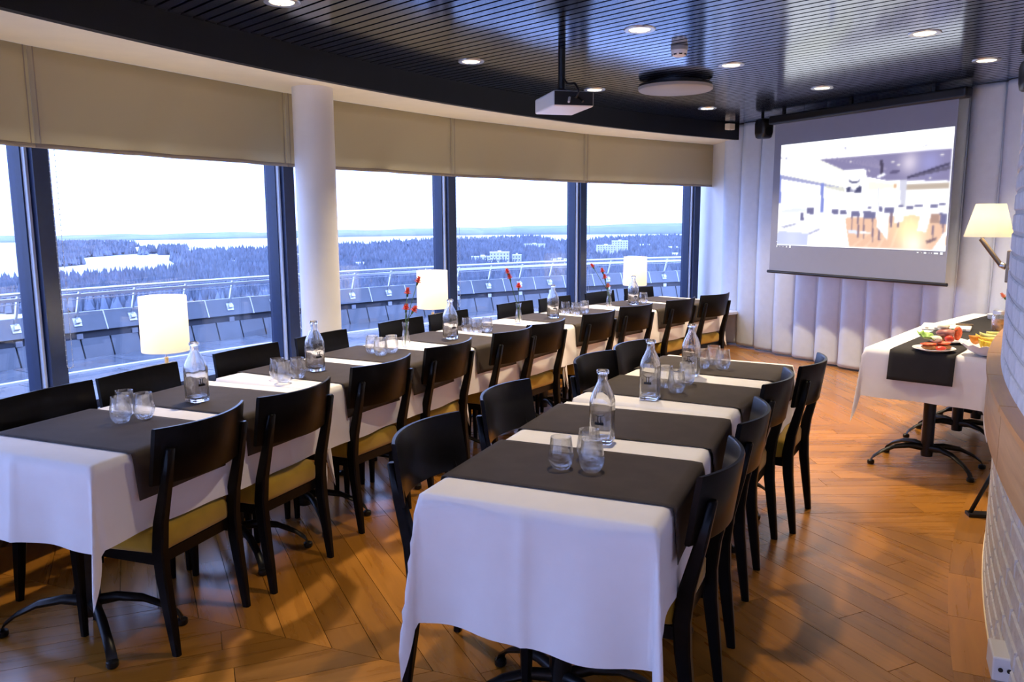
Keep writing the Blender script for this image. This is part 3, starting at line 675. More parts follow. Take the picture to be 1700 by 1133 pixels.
# ------------------------------------------------------------------ roller blinds
BZ0, BZ1 = 1.945, 2.47
edges = [124.35]+[m+.35 for m in MUL[1:6]]
def blind(a, b, label, sd_):
    t = thing('roller_blind', label, 'blind', (0, 0, 0), 0, 'taupe roller blinds over the windows')
    R0 = 15.12; n = 26; mb = MB(); V = []; zs = [BZ0+.022, BZ0+.10, BZ0+.2, BZ0+.33, BZ0+.44, BZ1]
    p0, p1 = P(R0, a), P(R0, b); d = p1-p0; nrm = Vector((d.y, -d.x, 0)).normalized()
    if nrm.dot(Vector((CX, CY, 0))-p0) < 0: nrm = -nrm
    def at(s, z): 
        h = (BZ1-z)/(BZ1-BZ0)
        w = h*(.014*math.sin(s*9+sd_)+.013*math.sin(s*17+sd_*2+z*6)+.009*math.sin(s*31+z*14+sd_))*min(1, 6*s, 6*(1-s))
        return p0+d*s+nrm*w+Vector((0, 0, z))
    for s in range(n+1):
        for z in zs: V.append(at(s/n, z))
    k = len(zs); F = [(i*k+j, (i+1)*k+j, (i+1)*k+j+1, i*k+j+1) for i in range(n) for j in range(k-1)]
    mb.add(V, F); o = mb.build('fabric', blind_m, t, True)
    sm = o.modifiers.new('solid', 'SOLIDIFY'); sm.thickness = .002
    mb = MB(); mb.loft([[at(s/n, BZ0+.010)+nrm*(.004*math.cos(q))+Vector((0, 0, .013*math.sin(q))) for q in [2*PI*e/8 for e in range(8)]] for s in range(n+1)]); mb.build('hem_bar', blindhem_m, t, True)
    for s in (.012, .985):
        mb = MB(); mb.tube([at(s, z)+nrm*.002 for z in zs], .0035, 6); mb.build('side_seam', blindhem_m, t, True)
    # bead chain loop at the near edge
    c0 = P(15.19, b-.52); mb = MB(); zb = .73; pts = []
    side = d.normalized()
    for q in range(58): pts.append((-.018, BZ1-.02-(BZ1-.02-zb)*q/58))
    for q in range(7): pts.append((-.018*math.cos(PI*q/6), zb-.018*math.sin(PI*q/6)))
    for q in range(58): pts.append((.018, zb+(BZ1-.02-zb)*q/58))
    for x_, z_ in pts:
        c = c0+side*x_+Vector((0, 0, z_)); r = .0040
        mb.add([c+Vector((r, 0, 0)), c+Vector((0, r, 0)), c-Vector((r, 0, 0)), c-Vector((0, r, 0)), c+Vector((0, 0, r*1.3)), c-Vector((0, 0, r*1.3))], [(0, 1, 4), (1, 2, 4), (2, 3, 4), (3, 0, 4), (1, 0, 5), (2, 1, 5), (3, 2, 5), (0, 3, 5)])
    mb.tube([c0+side*x_+Vector((0, 0, z_)) for x_, z_ in pts], .0011, 4); mb.build('bead_chain', bead_m, t, True)
    return t
BL = ['taupe roller blind next to the white curtain, at the far end of the windows', 'taupe roller blind over the window behind the farthest lamp', 'taupe roller blind just beyond the white column', 'taupe roller blind over the window between the nearest lamp and the white column', 'taupe roller blind at the near end of the windows, cut by the frame']
for i in range(5): blind(edges[i]+.004, edges[i+1]-.004, BL[i], 1.7*i)
# ------------------------------------------------------------------ curtain wall and projection screen
cd = Vector((.40, -.917, 0)).normalized(); cn = Vector((-cd.y, cd.x, 0)); 
if cn.dot(Vector((0, 0, 0))-Vector((2.66, 10.05, 0))) < 0: cn = -cn
c0 = Vector((2.64, 10.08, 0)); PITCH = .325; NP = 17
ct = thing('pleated_curtain', 'tall white pleated curtain closing the far end of the room', 'curtain', tuple(c0))
for k in range(NP):
    mb = MB(); n = 10; zs = [.022, .06, .6, 1.3, 2.0, 2.6, ZC-.004]; V = []
    ph_ = random.uniform(-.01, .01)
    for i in range(n+1):
        s = i/n; bul = (math.sin(PI*s)**.75 if 0 < s < 1 else 0)*(.080+ph_)+.012*math.sin(2*PI*s+.6)
        for z in zs: V.append(cd*((k+s)*PITCH+.006*math.sin(z*2+k)*(1 if 0 < i < n else 0))+cn*(bul*(1-.12*math.cos(z*1.2+k)))+Vector((0, 0, z)))
    m_ = len(zs); mb.add(V, [(i*m_+j, (i+1)*m_+j, (i+1)*m_+j+1, i*m_+j+1) for i in range(n) for j in range(m_-1)])
    o = mb.build('pleat', curtain_m, ct, True); sm = o.modifiers.new('solid', 'SOLIDIFY'); sm.thickness = .003
    mb = MB(); mb.tube([cd*(k*PITCH)+cn*.012+Vector((0, 0, z)) for z in (.024, 1.3, ZC-.01)], .009, 6); mb.build('seam', curtain_m, ct, True)
s0, s1 = Vector((2.80, 8.75, 0)), Vector((3.73, 6.91, 0)); sdv = (s1-s0).normalized(); sn = Vector((-sdv.y, sdv.x, 0))
if sn.dot(-s0) < 0: sn = -sn
LS = (s1-s0).length
scr = thing('projection_screen', 'wide pull-down projection screen in front of the white curtain', 'screen', tuple(s0))
mb = MB(); mb.add([Vector((0, 0, .99)), sdv*LS+Vector((0, 0, .99)), sdv*LS+Vector((0, 0, 2.53)), Vector((0, 0, 2.53))], [(0, 1, 2, 3)]); o = mb.build('screen_fabric', screen_m, scr)
sm = o.modifiers.new('solid', 'SOLIDIFY'); sm.thickness = .002; sm.offset = -1 
mb = MB(); mb.tube([-sdv*.02+Vector((0, 0, .975)), sdv*(LS+.02)+Vector((0, 0, .975))], .016, 10); mb.build('bottom_bar', black_plastic, scr, True, 40)
Ms = Matrix(((sdv.x, sn.x, 0, 0), (sdv.y, sn.y, 0, 0), (0, 0, 1, 0), (0, 0, 0, 1)))
mb = MB(); mb.box(-.06, LS+.09, -.05, .05, 2.525, 2.615, 0, Ms); bevel(mb.build('roller_case', black_plastic, scr), .02, 3)
for x_ in (.10, .95, LS-.25):
    MB().box(x_, x_+.03, -.012, .012, 2.61, ZC, 0, Ms).build('bracket', black_plastic, scr)
MB().tube([sdv*(LS+.16)+Vector((0, 0, 2.45))-cn*0, sdv*(LS+.14)+Vector((0, 0, 1.0))], .002, 5)
# the projected picture: painted as small flat colour cells, soft as projected light
HG = None
HG = [0.0010398507531250794, 3.0886656033418225e-05, -0.26065249026601617, 0.00015437324068437035, 0.001418376692603764, -0.40345388417807304, 0.0001856564839098952, -4.317643089275377e-05]
def uvp(x, y):
    w = HG[6]*x+HG[7]*y+1; return ((HG[0]*x+HG[1]*y+HG[2])/w, (HG[3]*x+HG[4]*y+HG[5])/w)
GX, GY = 190, 104
gu, gv = np.meshgrid((np.arange(GX)+.5)/GX, (np.arange(GY)+.5)/GY); img = np.ones((GY, GX, 3))*np.array([250, 250, 254])
def inside(poly):
    m = np.zeros(gu.shape, bool); n = len(poly); j = n-1
    for i in range(n):
        xi, yi = poly[i]; xj, yj = poly[j]
        c = ((yi > gv) != (yj > gv)) & (gu < (xj-xi)*(gv-yi)/((yj-yi) or 1e-9)+xi); m ^= c; j = i
    return m
def paint(poly, col, a=1.0):
    m = inside([uvp(*p) for p in poly])[..., None]*a; img[:] = img*(1-m)+np.array(col)*m
def glow(x, y, r, col, a):
    u, v = uvp(x, y); g = np.exp(-(((gu-u)*1.86)**2+(gv-v)**2)/r**2)[..., None]*a; img[:] = img*(1-g)+np.array(col)*g
rect = lambda x0, y0, x1, y1: [(x0, y0), (x1, y0), (x1, y1), (x0, y1)]
paint([(243, 385), (510, 360), (690, 435), (690, 560), (540, 545), (243, 460)], (232, 232, 218), .8)
paint([(510, 358), (1443, 282), (1440, 330), (1428, 505), (1130, 505), (1000, 508), (850, 480), (850, 430), (690, 435)], (128, 122, 158))
for k in range(9): paint([(560+k*38, 352-k*3), (572+k*38, 351-k*3), (1000, 430), (990, 432)], (150, 142, 172), .5)
glow(1150, 380, .09, (215, 205, 220), .8); glow(1290, 380, .10, (150, 150, 205), .7)
paint([(1130, 480), (1430, 375), (1430, 392), (1130, 495)], (70, 66, 92)); paint([(1180, 470), (1430, 400), (1430, 425), (1180, 482)], (95, 90, 115))
paint([(240, 470), (700, 560), (700, 572), (240, 500)], (150, 152, 190)); paint(rect(528, 525, 550, 730), (125, 135, 200)); paint(rect(232, 470, 246, 670), (120, 130, 195))
paint([(560, 545), (700, 560), (700, 590), (560, 560)], (205, 205, 195))
paint([(1130, 530), (1420, 520), (1420, 560), (1130, 573)], (178, 164, 152)); paint([(860, 510), (1060, 530), (1060, 560), (860, 575)], (238, 232, 215))
paint([(1080, 500), (1130, 500), (1120, 690), (1085, 690)], (196, 196, 212)); paint(rect(930, 560, 936, 690), (190, 195, 225)); paint(rect(1040, 530, 1058, 560), (205, 170, 140))
paint(rect(945, 360, 966, 462), (74, 68, 90)); paint([(918, 478), (972, 452), (985, 468), (935, 490)], (240, 240, 250))
paint([(1012, 446), (1040, 434), (1085, 432), (1080, 446), (1050, 458), (1015, 456)], (92, 86, 118))
for x, y in ((738, 378), (1035, 376), (1375, 325), (1070, 395), (868, 438), (1290, 485)): paint([(x-14, y), (x, y-5), (x+14, y), (x, y+5)], (250, 246, 235))
paint([(690, 432), (850, 428), (850, 600), (700, 602)], (252, 252, 254))
paint([(707, 592), (817, 590), (817, 548), (800, 544), (790, 554), (778, 554), (775, 570), (760, 578), (745, 570), (740, 554), (722, 554), (707, 560)], (78, 78, 110))
paint([(716, 490), (735, 508), (765, 514), (795, 507), (811, 488), (797, 520), (765, 530), (735, 522)], (85, 85, 118))
paint(rect(735, 560, 770, 588), (200, 200, 220), .5)
paint([(700, 770), (1400, 735), (1392, 985), (730, 970)], (222, 182, 158))
for k in range(6): paint([(740+k*90, 970), (760+k*90, 970), (1010+k*30, 760), (1000+k*30, 760)], (236, 202, 178), .6)
glow(1150, 850, .13, (255, 236, 176), .95); glow(1170, 950, .10, (255, 250, 240), .7)
dk = (112, 110, 145)
for r_ in ((430, 700, 480, 745), (605, 708, 655, 742), (665, 712, 711, 746), (745, 718, 803, 760), (828, 722, 913, 770), (975, 693, 1040, 730), (1125, 680, 1176, 704), (858, 688, 886, 700), (1290, 668, 1342, 690), (1350, 662, 1394, 676), (1185, 672, 1240, 685), (1355, 728, 1401, 802), (938, 690, 962, 722), (1068, 678, 1105, 692), (385, 735, 410, 790)):
    paint(rect(*r_), dk)
for r_ in ((786, 760, 798, 905), (745, 760, 753, 860), (888, 770, 898, 935), (826, 770, 836, 915), (1012, 730, 1030, 830), (930, 840, 945, 920), (1060, 770, 1075, 830), (1300, 815, 1312, 900), (1370, 800, 1380, 880)): paint(rect(*r_), (130, 112, 128))
paint([(805, 862), (880, 866), (880, 878), (805, 876)], (245, 245, 250)); paint([(722, 850), (790, 858), (785, 880), (722, 872)], (215, 222, 240))
paint([(440, 810), (690, 805), (726, 968), (435, 962)], (253, 253, 255)); paint([(918, 740), (1005, 738), (996, 925), (960, 870), (925, 835)], (252, 252, 255)); paint([(1045, 720), (1115, 710), (1100, 790), (1045, 800)], (250, 250, 253))
paint([(1222, 740), (1296, 735), (1260, 862), (1200, 850)], (252, 252, 254)); paint([(1297, 985), (1390, 850), (1390, 988)], (252, 252, 254)); paint([(1180, 690), (1240, 688), (1230, 750), (1190, 752)], (250, 250, 252))
paint([(1290, 735), (1352, 730), (1352, 800), (1290, 798)], (168, 138, 128)); paint([(1258, 920), (1330, 895), (1330, 910), (1265, 940)], (120, 100, 110))
paint([(228, 865), (445, 880), (436, 962), (222, 960)], (188, 194, 226)); glow(330, 920, .10, (205, 210, 240), .6)
paint([(245, 820), (380, 800), (520, 845), (440, 880), (260, 862)], (236, 238, 248)); paint([(250, 835), (350, 812), (358, 818), (270, 845)], (160, 160, 185)); paint([(440, 880), (520, 845), (530, 852), (450, 890)], (160, 160, 190))
paint([(245, 720), (360, 700), (430, 710), (420, 730), (250, 740)], (200, 206, 232), .7)
for r_ in ((240, 345, 258, 357), (270, 345, 287, 360), (693, 272, 705, 288), (1240, 260, 1246, 275), (1258, 258, 1270, 266)): paint(rect(*r_), (165, 165, 190))
for _ in range(2):
    p_ = np.pad(img, ((1, 1), (1, 1), (0, 0)), 'edge'); img = sum(p_[a:a+GY, b:b+GX]*w_ for a, b, w_ in ((0, 1, .125), (2, 1, .125), (1, 0, .125), (1, 2, .125), (1, 1, .5)))
lin = np.where(img/255 <= .04045, img/255/12.92, ((img/255+.055)/1.055)**2.4)
SX0, SX1, SZ0, SZ1 = .10, 2.046, 1.26, 2.305
vs, fs = [], []
for j in range(GY+1):
    for i in range(GX+1): p = sdv*(SX0+(SX1-SX0)*i/GX)+sn*.0035+Vector((0, 0, SZ1+(SZ0-SZ1)*j/GY)); vs.append(p)
fs = [(j*(GX+1)+i, (j+1)*(GX+1)+i, (j+1)*(GX+1)+i+1, j*(GX+1)+i+1) for j in range(GY) for i in range(GX)]
m, N, L = newmat('projected_light')
for n in list(N): N.remove(n)
out = N.new('ShaderNodeOutputMaterial'); em = N.new('ShaderNodeEmission'); at = N.new('ShaderNodeAttribute'); at.attribute_name = 'picture'; em.inputs[1].default_value = 1.25
L.new(at.outputs['Color'], em.inputs[0]); L.new(em.outputs[0], out.inputs[0])
mb = MB(); mb.add(vs, fs); me = mb.mesh('projected_picture', m)
ca = me.color_attributes.new('picture', 'FLOAT_COLOR', 'CORNER'); ca.data.foreach_set('color', np.repeat(np.c_[lin.reshape(-1, 3), np.ones(GX*GY)], 4, axis=0).ravel())
o = bpy.data.objects.new('projected_picture', me); COL.objects.link(o); o.parent = scr; o['label'] = 'bright projected picture of a restaurant with dark chairs and white cloths'
icon_m = emission('projected_icons', (1, 1, 1), 1.0)
def icon(px, py, w, h):
    u, v = uvp(px, py); x = SX0+(SX1-SX0)*u; z = SZ1+(SZ0-SZ1)*v
    mb = MB(); mb.add([sdv*(x-w)+sn*.004+Vector((0, 0, z-h)), sdv*(x+w)+sn*.004+Vector((0, 0, z-h)), sdv*(x+w)+sn*.004+Vector((0, 0, z+h)), sdv*(x-w)+sn*.004+Vector((0, 0, z+h))], [(0, 1, 2, 3)]); mb.build('taskbar_icon', icon_m, scr)
for a in ((222, 972, .006, .010), (243, 972, .003, .003), (266, 974, .004, .004), (291, 975, .008, .008), (315, 975, .011, .012), (222, 940, .009, .003), (1202, 1000, .010, .005), (1228, 1001, .003, .003), (1252, 1002, .012, .007), (1280, 1003, .003, .004), (1296, 1003, .004, .004), (1326, 1004, .020, .007), (1363, 1004, .013, .012)): icon(*a)
# ------------------------------------------------------------------ on and under the ceiling
def make_down():
    t = thing('downlight', None, 'ceiling light')
    MB().lathe([(.062, .03), (.0622, .002), (.068, -.004), (.090, -.005), (.094, 0), (.094, .004), (.066, .012), (.062, .03)], 32, cap=False).build('trim_ring', steel_m, t, True, 40)
    MB().lathe([(.0615, -.001), (.058, .02), (.040, .055), (.020, .07)], 32, cap=False).build('reflector', alu_m, t, True)
    mb = MB(); mb.lathe([(.004, -.0095), (.030, -.0085), (.056, -.005), (.062, -.001), (.062, .002)], 28); mb.build('lens', downglass_m, t, True, 40)
    mb = MB()
    for k in range(3): a = 2*PI*k/3; mb.box(.008, .05, -.002, .002, -.0108, -.0075, 0, Matrix.Rotation(a, 4, 'Z'))
    mb.lathe([(.018, -.011), (.021, -.011), (.021, -.008), (.018, -.008)], 16, cap=False); mb.build('louvre', alu_m, t)
    return t
downglass_m = emission('downlight_lens', (1.0, .86, .60), 3.2)
dl0 = make_down()
DL = [(-1.16, 4.289, 'at the top edge of the picture above the window tables'), (.756, 4.929, 'between the projector and the smoke detector'), (-.28, 5.878, 'on the window side of the projector pole'), (2.49, 5.055, 'in the bright reflection of the screen, largest on that side'), (1.597, 6.055, 'between the smoke detector and the screen reflection'), (.72, 7.166, 'just behind the projector'), (2.663, 7.12, 'above the middle of the screen roller'), (3.365, 5.914, 'nearest the brick wall'), (1.987, 8.399, 'farthest, near the end of the window blinds')]
for i, (x, y, w) in enumerate(DL+[(.30, 2.9, ''), (-.6, -1.3, ''), (.2, -2.2, ''), (-1.8, -1.0, '')]):  # blank entries are added unseen downlights that brighten the near table and cloth
    if w:
        o = dl0 if i == 0 else copy_tree(dl0); place(o, (x, y, ZC-.001)); o['label'] = 'round recessed ceiling downlight %s' % w; o['group'] = 'recessed downlights in the slatted ceiling'
    else:
        o = copy_tree(dl0); place(o, (x, y, ZC-.001)); o['label'] = 'added unseen downlight outside the view, %s' % ['over the nearer centre table', 'by the entrance, in the middle', 'by the entrance, nearest the bricks', 'by the entrance, nearest the glass'][i-9]; o['group'] = 'added downlights outside the view'
    L = bpy.data.lights.new('downlight_spot', 'SPOT'); L.energy = DOWN_POWER*(3 if w else 1.4 if y > 0 else 7.5); L.color = (1.0, .80, .53); L.spot_size = math.radians(105); L.spot_blend = .8; L.shadow_soft_size = .05
    lo = bpy.data.objects.new('downlight_spot', L); COL.objects.link(lo); lo.location = (x, y, ZC-.022)
pj = thing('projector', 'white projector hanging from a black ceiling pole', 'projector', (.354, 5.61, 2.276), math.radians(13.8))
bevel(MB().box(-.138, .138, -.2245, .2245, 0, .100).build('housing', white_plastic, pj), .012, 3)
MB().box(-.131, .131, -.2285, -.2255, .008, .094).build('rear_panel', black_plastic, pj)
for k, (a, b) in enumerate((((-.03, -.228, .055), (-.05, -.275, .02)), ((.02, -.228, .06), (.045, -.275, .025)))):
    MB().tube([a, b], .008, 8).build('plug', [white_plastic, black_plastic][k], pj)
MB().tube([(0, -.228, .06), (0, -.28, .05), (.01, -.30, .09), (0, -.25, .14), (-.03, -.18, .15), (-.05, -.13, .2)], .007, 8).build('cable', black_plastic, pj, True)
MB().lathe([(.024, .12), (.024, ZC-2.276)], 16, (-.05, -.12, 0)).build('ceiling_pole', black_metal, pj, True, 40)
MB().lathe([(.05, .10), (.05, .112), (.02, .125)], 16, (-.05, -.12, 0)).build('pole_mount', black_metal, pj, True, 40)
MB().lathe([(.03, 0), (.03, .02)], 20, (.06, .20, .05), M=Matrix.Translation((.06, .222, .05)) @ Matrix.Rotation(-PI/2, 4, 'X') @ Matrix.Translation((-.06, -.20, -.05))).build('lens', black_plastic, pj)
sd0 = thing('smoke_detector', 'small round smoke detector on the dark ceiling', 'detector', (1.09, 5.42, ZC-.062))
MB().lathe([(.055, .062), (.055, .045), (.050, .040)], 24).build('base', grey_plastic, sd0, True, 40)
MB().lathe([(.028, 0), (.042, .006), (.050, .018), (.051, .040)], 24).build('sensor_cap', white_plastic, sd0, True, 40)
for k in range(8):
    a = 2*PI*k/8; MB().box(-.010, .010, -.004, .004, .008, .018, 0, Matrix.Rotation(a, 4, 'Z') @ Matrix.Translation((0, -.0445, 0))).build('vent', black_plastic, sd0)
dv = thing('ceiling_disc', 'large round dark disc hanging below the slatted ceiling', 'ceiling vent', (1.334, 6.754, ZC-.075))
MB().lathe([(.01, 0), (.285, 0), (.297, .008), (.30, .03), (.285, .036), (.01, .036)], 48).build('disc', grey_plastic, dv, True, 35)
MB().lathe([(.22, .03), (.22, .073)], 40).build('collar', black_plastic, dv, True, 35)
MB().lathe([(.285, .037), (.292, .038), (.292, .052), (.285, .053)], 48, cap=False).build('trim_ring', fascia_m, dv, True, 35)
def speaker(label, loc, rz, s=1.0):
    t = thing('wall_speaker', label, 'speaker', loc, rz, 'small black loudspeakers under the ceiling')
    mb = MB(); rings = []
    for z, w, d_ in ((0, .055, .05), (.012, .068, .07), (.06, .075, .085), (.16, .078, .085), (.20, .070, .07), (.21, .055, .05)):
        rings.append([(w*s*math.copysign(abs(math.cos(a))**.45, math.cos(a)), d_*s*math.copysign(abs(math.sin(a))**.45, math.sin(a)), z*s) for a in [2*PI*k/28 for k in range(28)]])
    mb.loft(rings); mb.build('cabinet', black_plastic, t, True, 60)
    Mx = Matrix.Translation((0, -.086*s, .07*s)) @ Matrix.Rotation(PI/2, 4, 'X')
    MB().lathe([(.045*s, 0), (.048*s, .004), (.02*s, .006)], 24, M=Mx).build('grille', black_metal, t, True, 40)
    MB().box(-.012*s, .012*s, .02*s, .04*s, .2*s, .2*s+.12).build('bracket', black_metal, t); return t
speaker('black wall speaker beside the left end of the screen roller', (2.74, 8.95, 2.40), math.radians(20))
speaker('black wall speaker in the top corner above the wall lamp', (3.62, 5.78, 2.42), math.radians(-15))
bx = thing('sensor_box', 'small beige box fixed to the end of the black ceiling board', 'sensor', P(14.42, 126.7, 2.565), math.radians(126.7))
bevel(MB().box(-.03, .04, -.05, .05, 0, .07).build('box_body', cream, bx), .006); MB().lathe([(.008, 0), (.008, .004)], 12, (0, 0, -.004)).build('indicator', black_plastic, bx)
# ------------------------------------------------------------------ wall lamp on the brick wall
wl = thing('wall_lamp', 'lit swing-arm wall lamp with a cream cone shade on the white brick wall', 'lamp', P(10.521, 146.35, 1.215), math.radians(146.35)); wl.scale = (.9, .9, .9)
bevel(MB().box(0, .022, -.03, .03, .03, .20).build('wall_plate', bronze_m, wl), .004)
MB().tube([(.02, 0, .11), (.05, 0, .125)], .016, 12).build('joint', steel_m, wl, True)
MB().tube([(.045, .0, .12), (.15, .0, .262)], .0125, 12).build('arm', bronze_m, wl, True, 50)
MB().tube([(.15, 0, .262), (.115, 0, .30)], .009, 10).build('upper_arm', steel_m, wl, True)
MB().lathe([(.012, .285), (.014, .30), (.010, .33)], 14, (.115, 0, 0)).build('lamp_holder', bronze_m, wl, True)
mb = MB(); n = 40; prof = [(.1175, .272), (.1185, .272), (.119, .276), (.073, .447), (.072, .449), (.071, .446), (.1172, .276), (.1175, .272)]
mb.loft([[(.115+r*math.cos(2*PI*i/n), r*math.sin(2*PI*i/n), z) for i in range(n)] for r, z in prof], False); mb.build('lamp_shade', sconce_m, wl, True, 40)
MB().ball((.115, 0, .36), .025, 12, 8).build('bulb', bulb_m, wl, True)
L = bpy.data.lights.new('wall_lamp_light', 'POINT'); L.energy = LAMP_POWER*1.1; L.color = (1.0, .84, .58); L.shadow_soft_size = .03
lo = bpy.data.objects.new('wall_lamp_light', L); COL.objects.link(lo); a_ = math.radians(146.35); lo.location = P(10.521, 146.35, 1.215)+Vector((.1035*math.cos(a_), .1035*math.sin(a_), .345))
# floor socket beside the brick wall
sk = thing('socket_post', 'white socket box on a short post at the foot of the brick wall', 'socket', P(10.535, 155.8, .03), math.radians(155.8))
bevel(MB().box(-.035, .035, -.07, .06, .085, .165).build('socket_box', white_plastic, sk), .006)
MB().box(-.020, .020, -.045, .045, .002, .085).build('post', grey_plastic, sk)
for k in (-.012, .012): MB().lathe([(.007, 0), (.007, .003)], 12, M=Matrix.Translation((k, .0605, .125)) @ Matrix.Rotation(-PI/2, 4, 'X')).build('hole', black_plastic, sk)
# folded stand leaning between buffet and brick wall
st = thing('folded_stand', 'black folded stand leaning beside the brick wall, under the buffet', 'stand', (2.44, 4.03, 0), math.radians(-10))
MB().tube([(-.035, 0, .02), (.045, .01, .20), (.13, .02, .40)], .011, 8).build('leg', black_metal, st, True)
MB().tube([(.11, .02, .02), (.12, .02, .20), (.13, .02, .40)], .011, 8).build('leg', black_metal, st, True)
MB().box(-.05, .12, -.03, .03, .003, .02).build('foot_bar', black_metal, st)
MB().tube([(.12, .02, .2), (.045, .01, .2)], .006, 6).build('cross_bar', steel_m, st)
# ------------------------------------------------------------------ food and things on the buffet
ZB = TH+.0115
def plate(x, y, r, label):
    t = thing('dinner_plate', label, 'plate', (x, y, ZB), 0, 'white plates on the buffet')
    MB().lathe([(r*.55, 0), (r*.62, .003), (r*.98, .016), (r, .0185), (r*.985, .0205), (r*.64, .008), (r*.5, .006), (.004, .006)], 44).build('plate_body', ceramic, t, True, 60); return t
p1, p2 = (2.515, 4.725), (2.765, 5.04)
plate(*p1, .118, 'white plate of burger halves at the near end of the buffet'); plate(*p2, .112, 'white plate of filled buns behind the first plate')
bun_m = principled('toasted_bun', (.36, .14, .035), .55, noise=.3, nscale=40, bump=.3, bscale=60); salmon_m = principled('salmon_slice', (.68, .11, .03), .4, noise=.3, nscale=50, bump=.3, bscale=90)
lett_m = principled('lettuce_leaf', (.20, .36, .07), .5, noise=.3, nscale=40, bump=.3, bscale=50); ham_m = principled('ham_slice', (.34, .13, .11), .45, noise=.2, nscale=30); tom_m = principled('tomato_slice', (.60, .045, .02), .3, noise=.2, nscale=60); egg_m = principled('egg_slice', (.85, .78, .55), .4, noise=.1)
mel_m = principled('yellow_melon', (.80, .55, .05), .4, noise=.2, nscale=40, bump=.2, bscale=60); mel2_m = principled('pale_green_melon', (.70, .68, .22), .4, noise=.2, nscale=40); or_m = principled('orange_wedge', (.78, .28, .04), .4, noise=.2, nscale=60); cuc_m = principled('dark_green_vegetable', (.025, .06, .02), .3, noise=.3, nscale=40); aub_m = principled('dark_olive_bunch', (.018, .022, .016), .35, noise=.3, nscale=60)
def lump(name, c, r, sc, mat, label, cat, group, seed=0, rot=(0, 0, 0)):
    mb = MB(); k, n = 8, 14; R_ = random.Random(seed); rings = []
    for j in range(1, k):
        ring_ = []
        for i in range(n):
            a = 2*PI*i/n; q = 1+.10*math.sin(a*3+seed+j)+.07*math.sin(a*5+seed*2)+R_.uniform(-.035, .035)
            ring_.append((r*sc[0]*q*math.sin(PI*j/k)*math.cos(a), r*sc[1]*q*math.sin(PI*j/k)*math.sin(a), -r*sc[2]*math.cos(PI*j/k)))
        rings.append(ring_)
    mb.loft(rings); o = mb.build(name, mat, None, True); o.location = c; o.rotation_euler = rot; return tag(o, label, cat, group)
def leafy(name, c, r, mat, label, cat, group, seed):
    R_ = random.Random(seed); mb = MB(); n = 18; rings = []
    for q in (.05, .4, .75, 1.0):
        rings.append([(r*q*(1+.12*math.sin(5*a+seed))*math.cos(a), r*q*(1+.12*math.sin(5*a+seed))*math.sin(a)*.8, r*(.15*q*math.sin(7*a+seed)+.35*q*q)) for a in [2*PI*i/n for i in range(n)]])
    mb.loft(rings, False); mb.add([rings[0][i] for i in range(n)], [tuple(range(n))]); o = mb.build(name, mat, None, True); sm = o.modifiers.new('solid', 'SOLIDIFY'); sm.thickness = .003; o.location = c; o.rotation_euler = (R_.uniform(-.4, .4), R_.uniform(-.4, .4), seed); return tag(o, label, cat, group)
gF = 'food on the two buffet plates'
zp = ZB+.008
lump('bun_half', (p1[0]-.035, p1[1]-.02, zp+.017), .046, (1, .9, .36), bun_m, 'toasted bun half at the front of the first plate', 'bread', gF, 1)
lump('bun_half', (p1[0]+.052, p1[1]-.005, zp+.017), .046, (1, .9, .36), bun_m, 'toasted bun half on the wall side of the first plate', 'bread', gF, 2)
lump('salmon_slice', (p1[0]-.040, p1[1]-.015, zp+.036), .045, (1, .85, .22), salmon_m, 'orange salmon on the front bun half', 'fish', gF, 3)
lump('salmon_slice', (p1[0]+.050, p1[1]-.005, zp+.038), .043, (1, .85, .25), salmon_m, 'orange salmon on the bun half nearer the wall', 'fish', gF, 4)
lump('tomato_slice', (p1[0]+.005, p1[1]-.06, zp+.016), .030, (1, .9, .5), tom_m, 'red tomato piece at the very front of the first plate', 'vegetable', gF, 5)
leafy('lettuce_leaf', (p1[0]-.03, p1[1]+.035, zp+.062), .062, lett_m, 'pale green lettuce leaf on top of the first plate', 'vegetable', gF, 6)
lump('egg_slice', (p1[0]+.01, p1[1]+.005, zp+.062), .038, (1.0, .8, .55), egg_m, 'pale egg half on top of the first plate', 'egg', gF, 7)
lump('bun_half', (p2[0]-.02, p2[1]-.02, zp+.02), .050, (1, .9, .4), bun_m, 'toasted bun half on the second plate', 'bread', gF, 8)
lump('ham_slice', (p2[0]-.025, p2[1]-.02, zp+.058), .052, (1.05, .9, .5), ham_m, 'dark pink ham mound on the second plate', 'meat', gF, 9)
lump('egg_slice', (p2[0]-.03, p2[1]+.0, zp+.096), .036, (1, .9, .5), egg_m, 'pale egg half topping the ham', 'egg', gF, 10)
lump('carrot_piece', (p2[0]+.055, p2[1]-.01, zp+.052), .048, (.5, .5, 1), salmon_m, 'upright orange piece on the second plate', 'vegetable', gF, 11)
leafy('dark_leaf', (p2[0]+.02, p2[1]+.01, zp+.06), .045, cuc_m, 'dark green leaf between the ham and the orange piece', 'vegetable', gF, 12)
lump('tomato_slice', (p2[0]-.03, p2[1]-.075, zp+.025), .026, (1, .9, .9), tom_m, 'red tomato piece at the front of the second plate', 'vegetable', gF, 13)
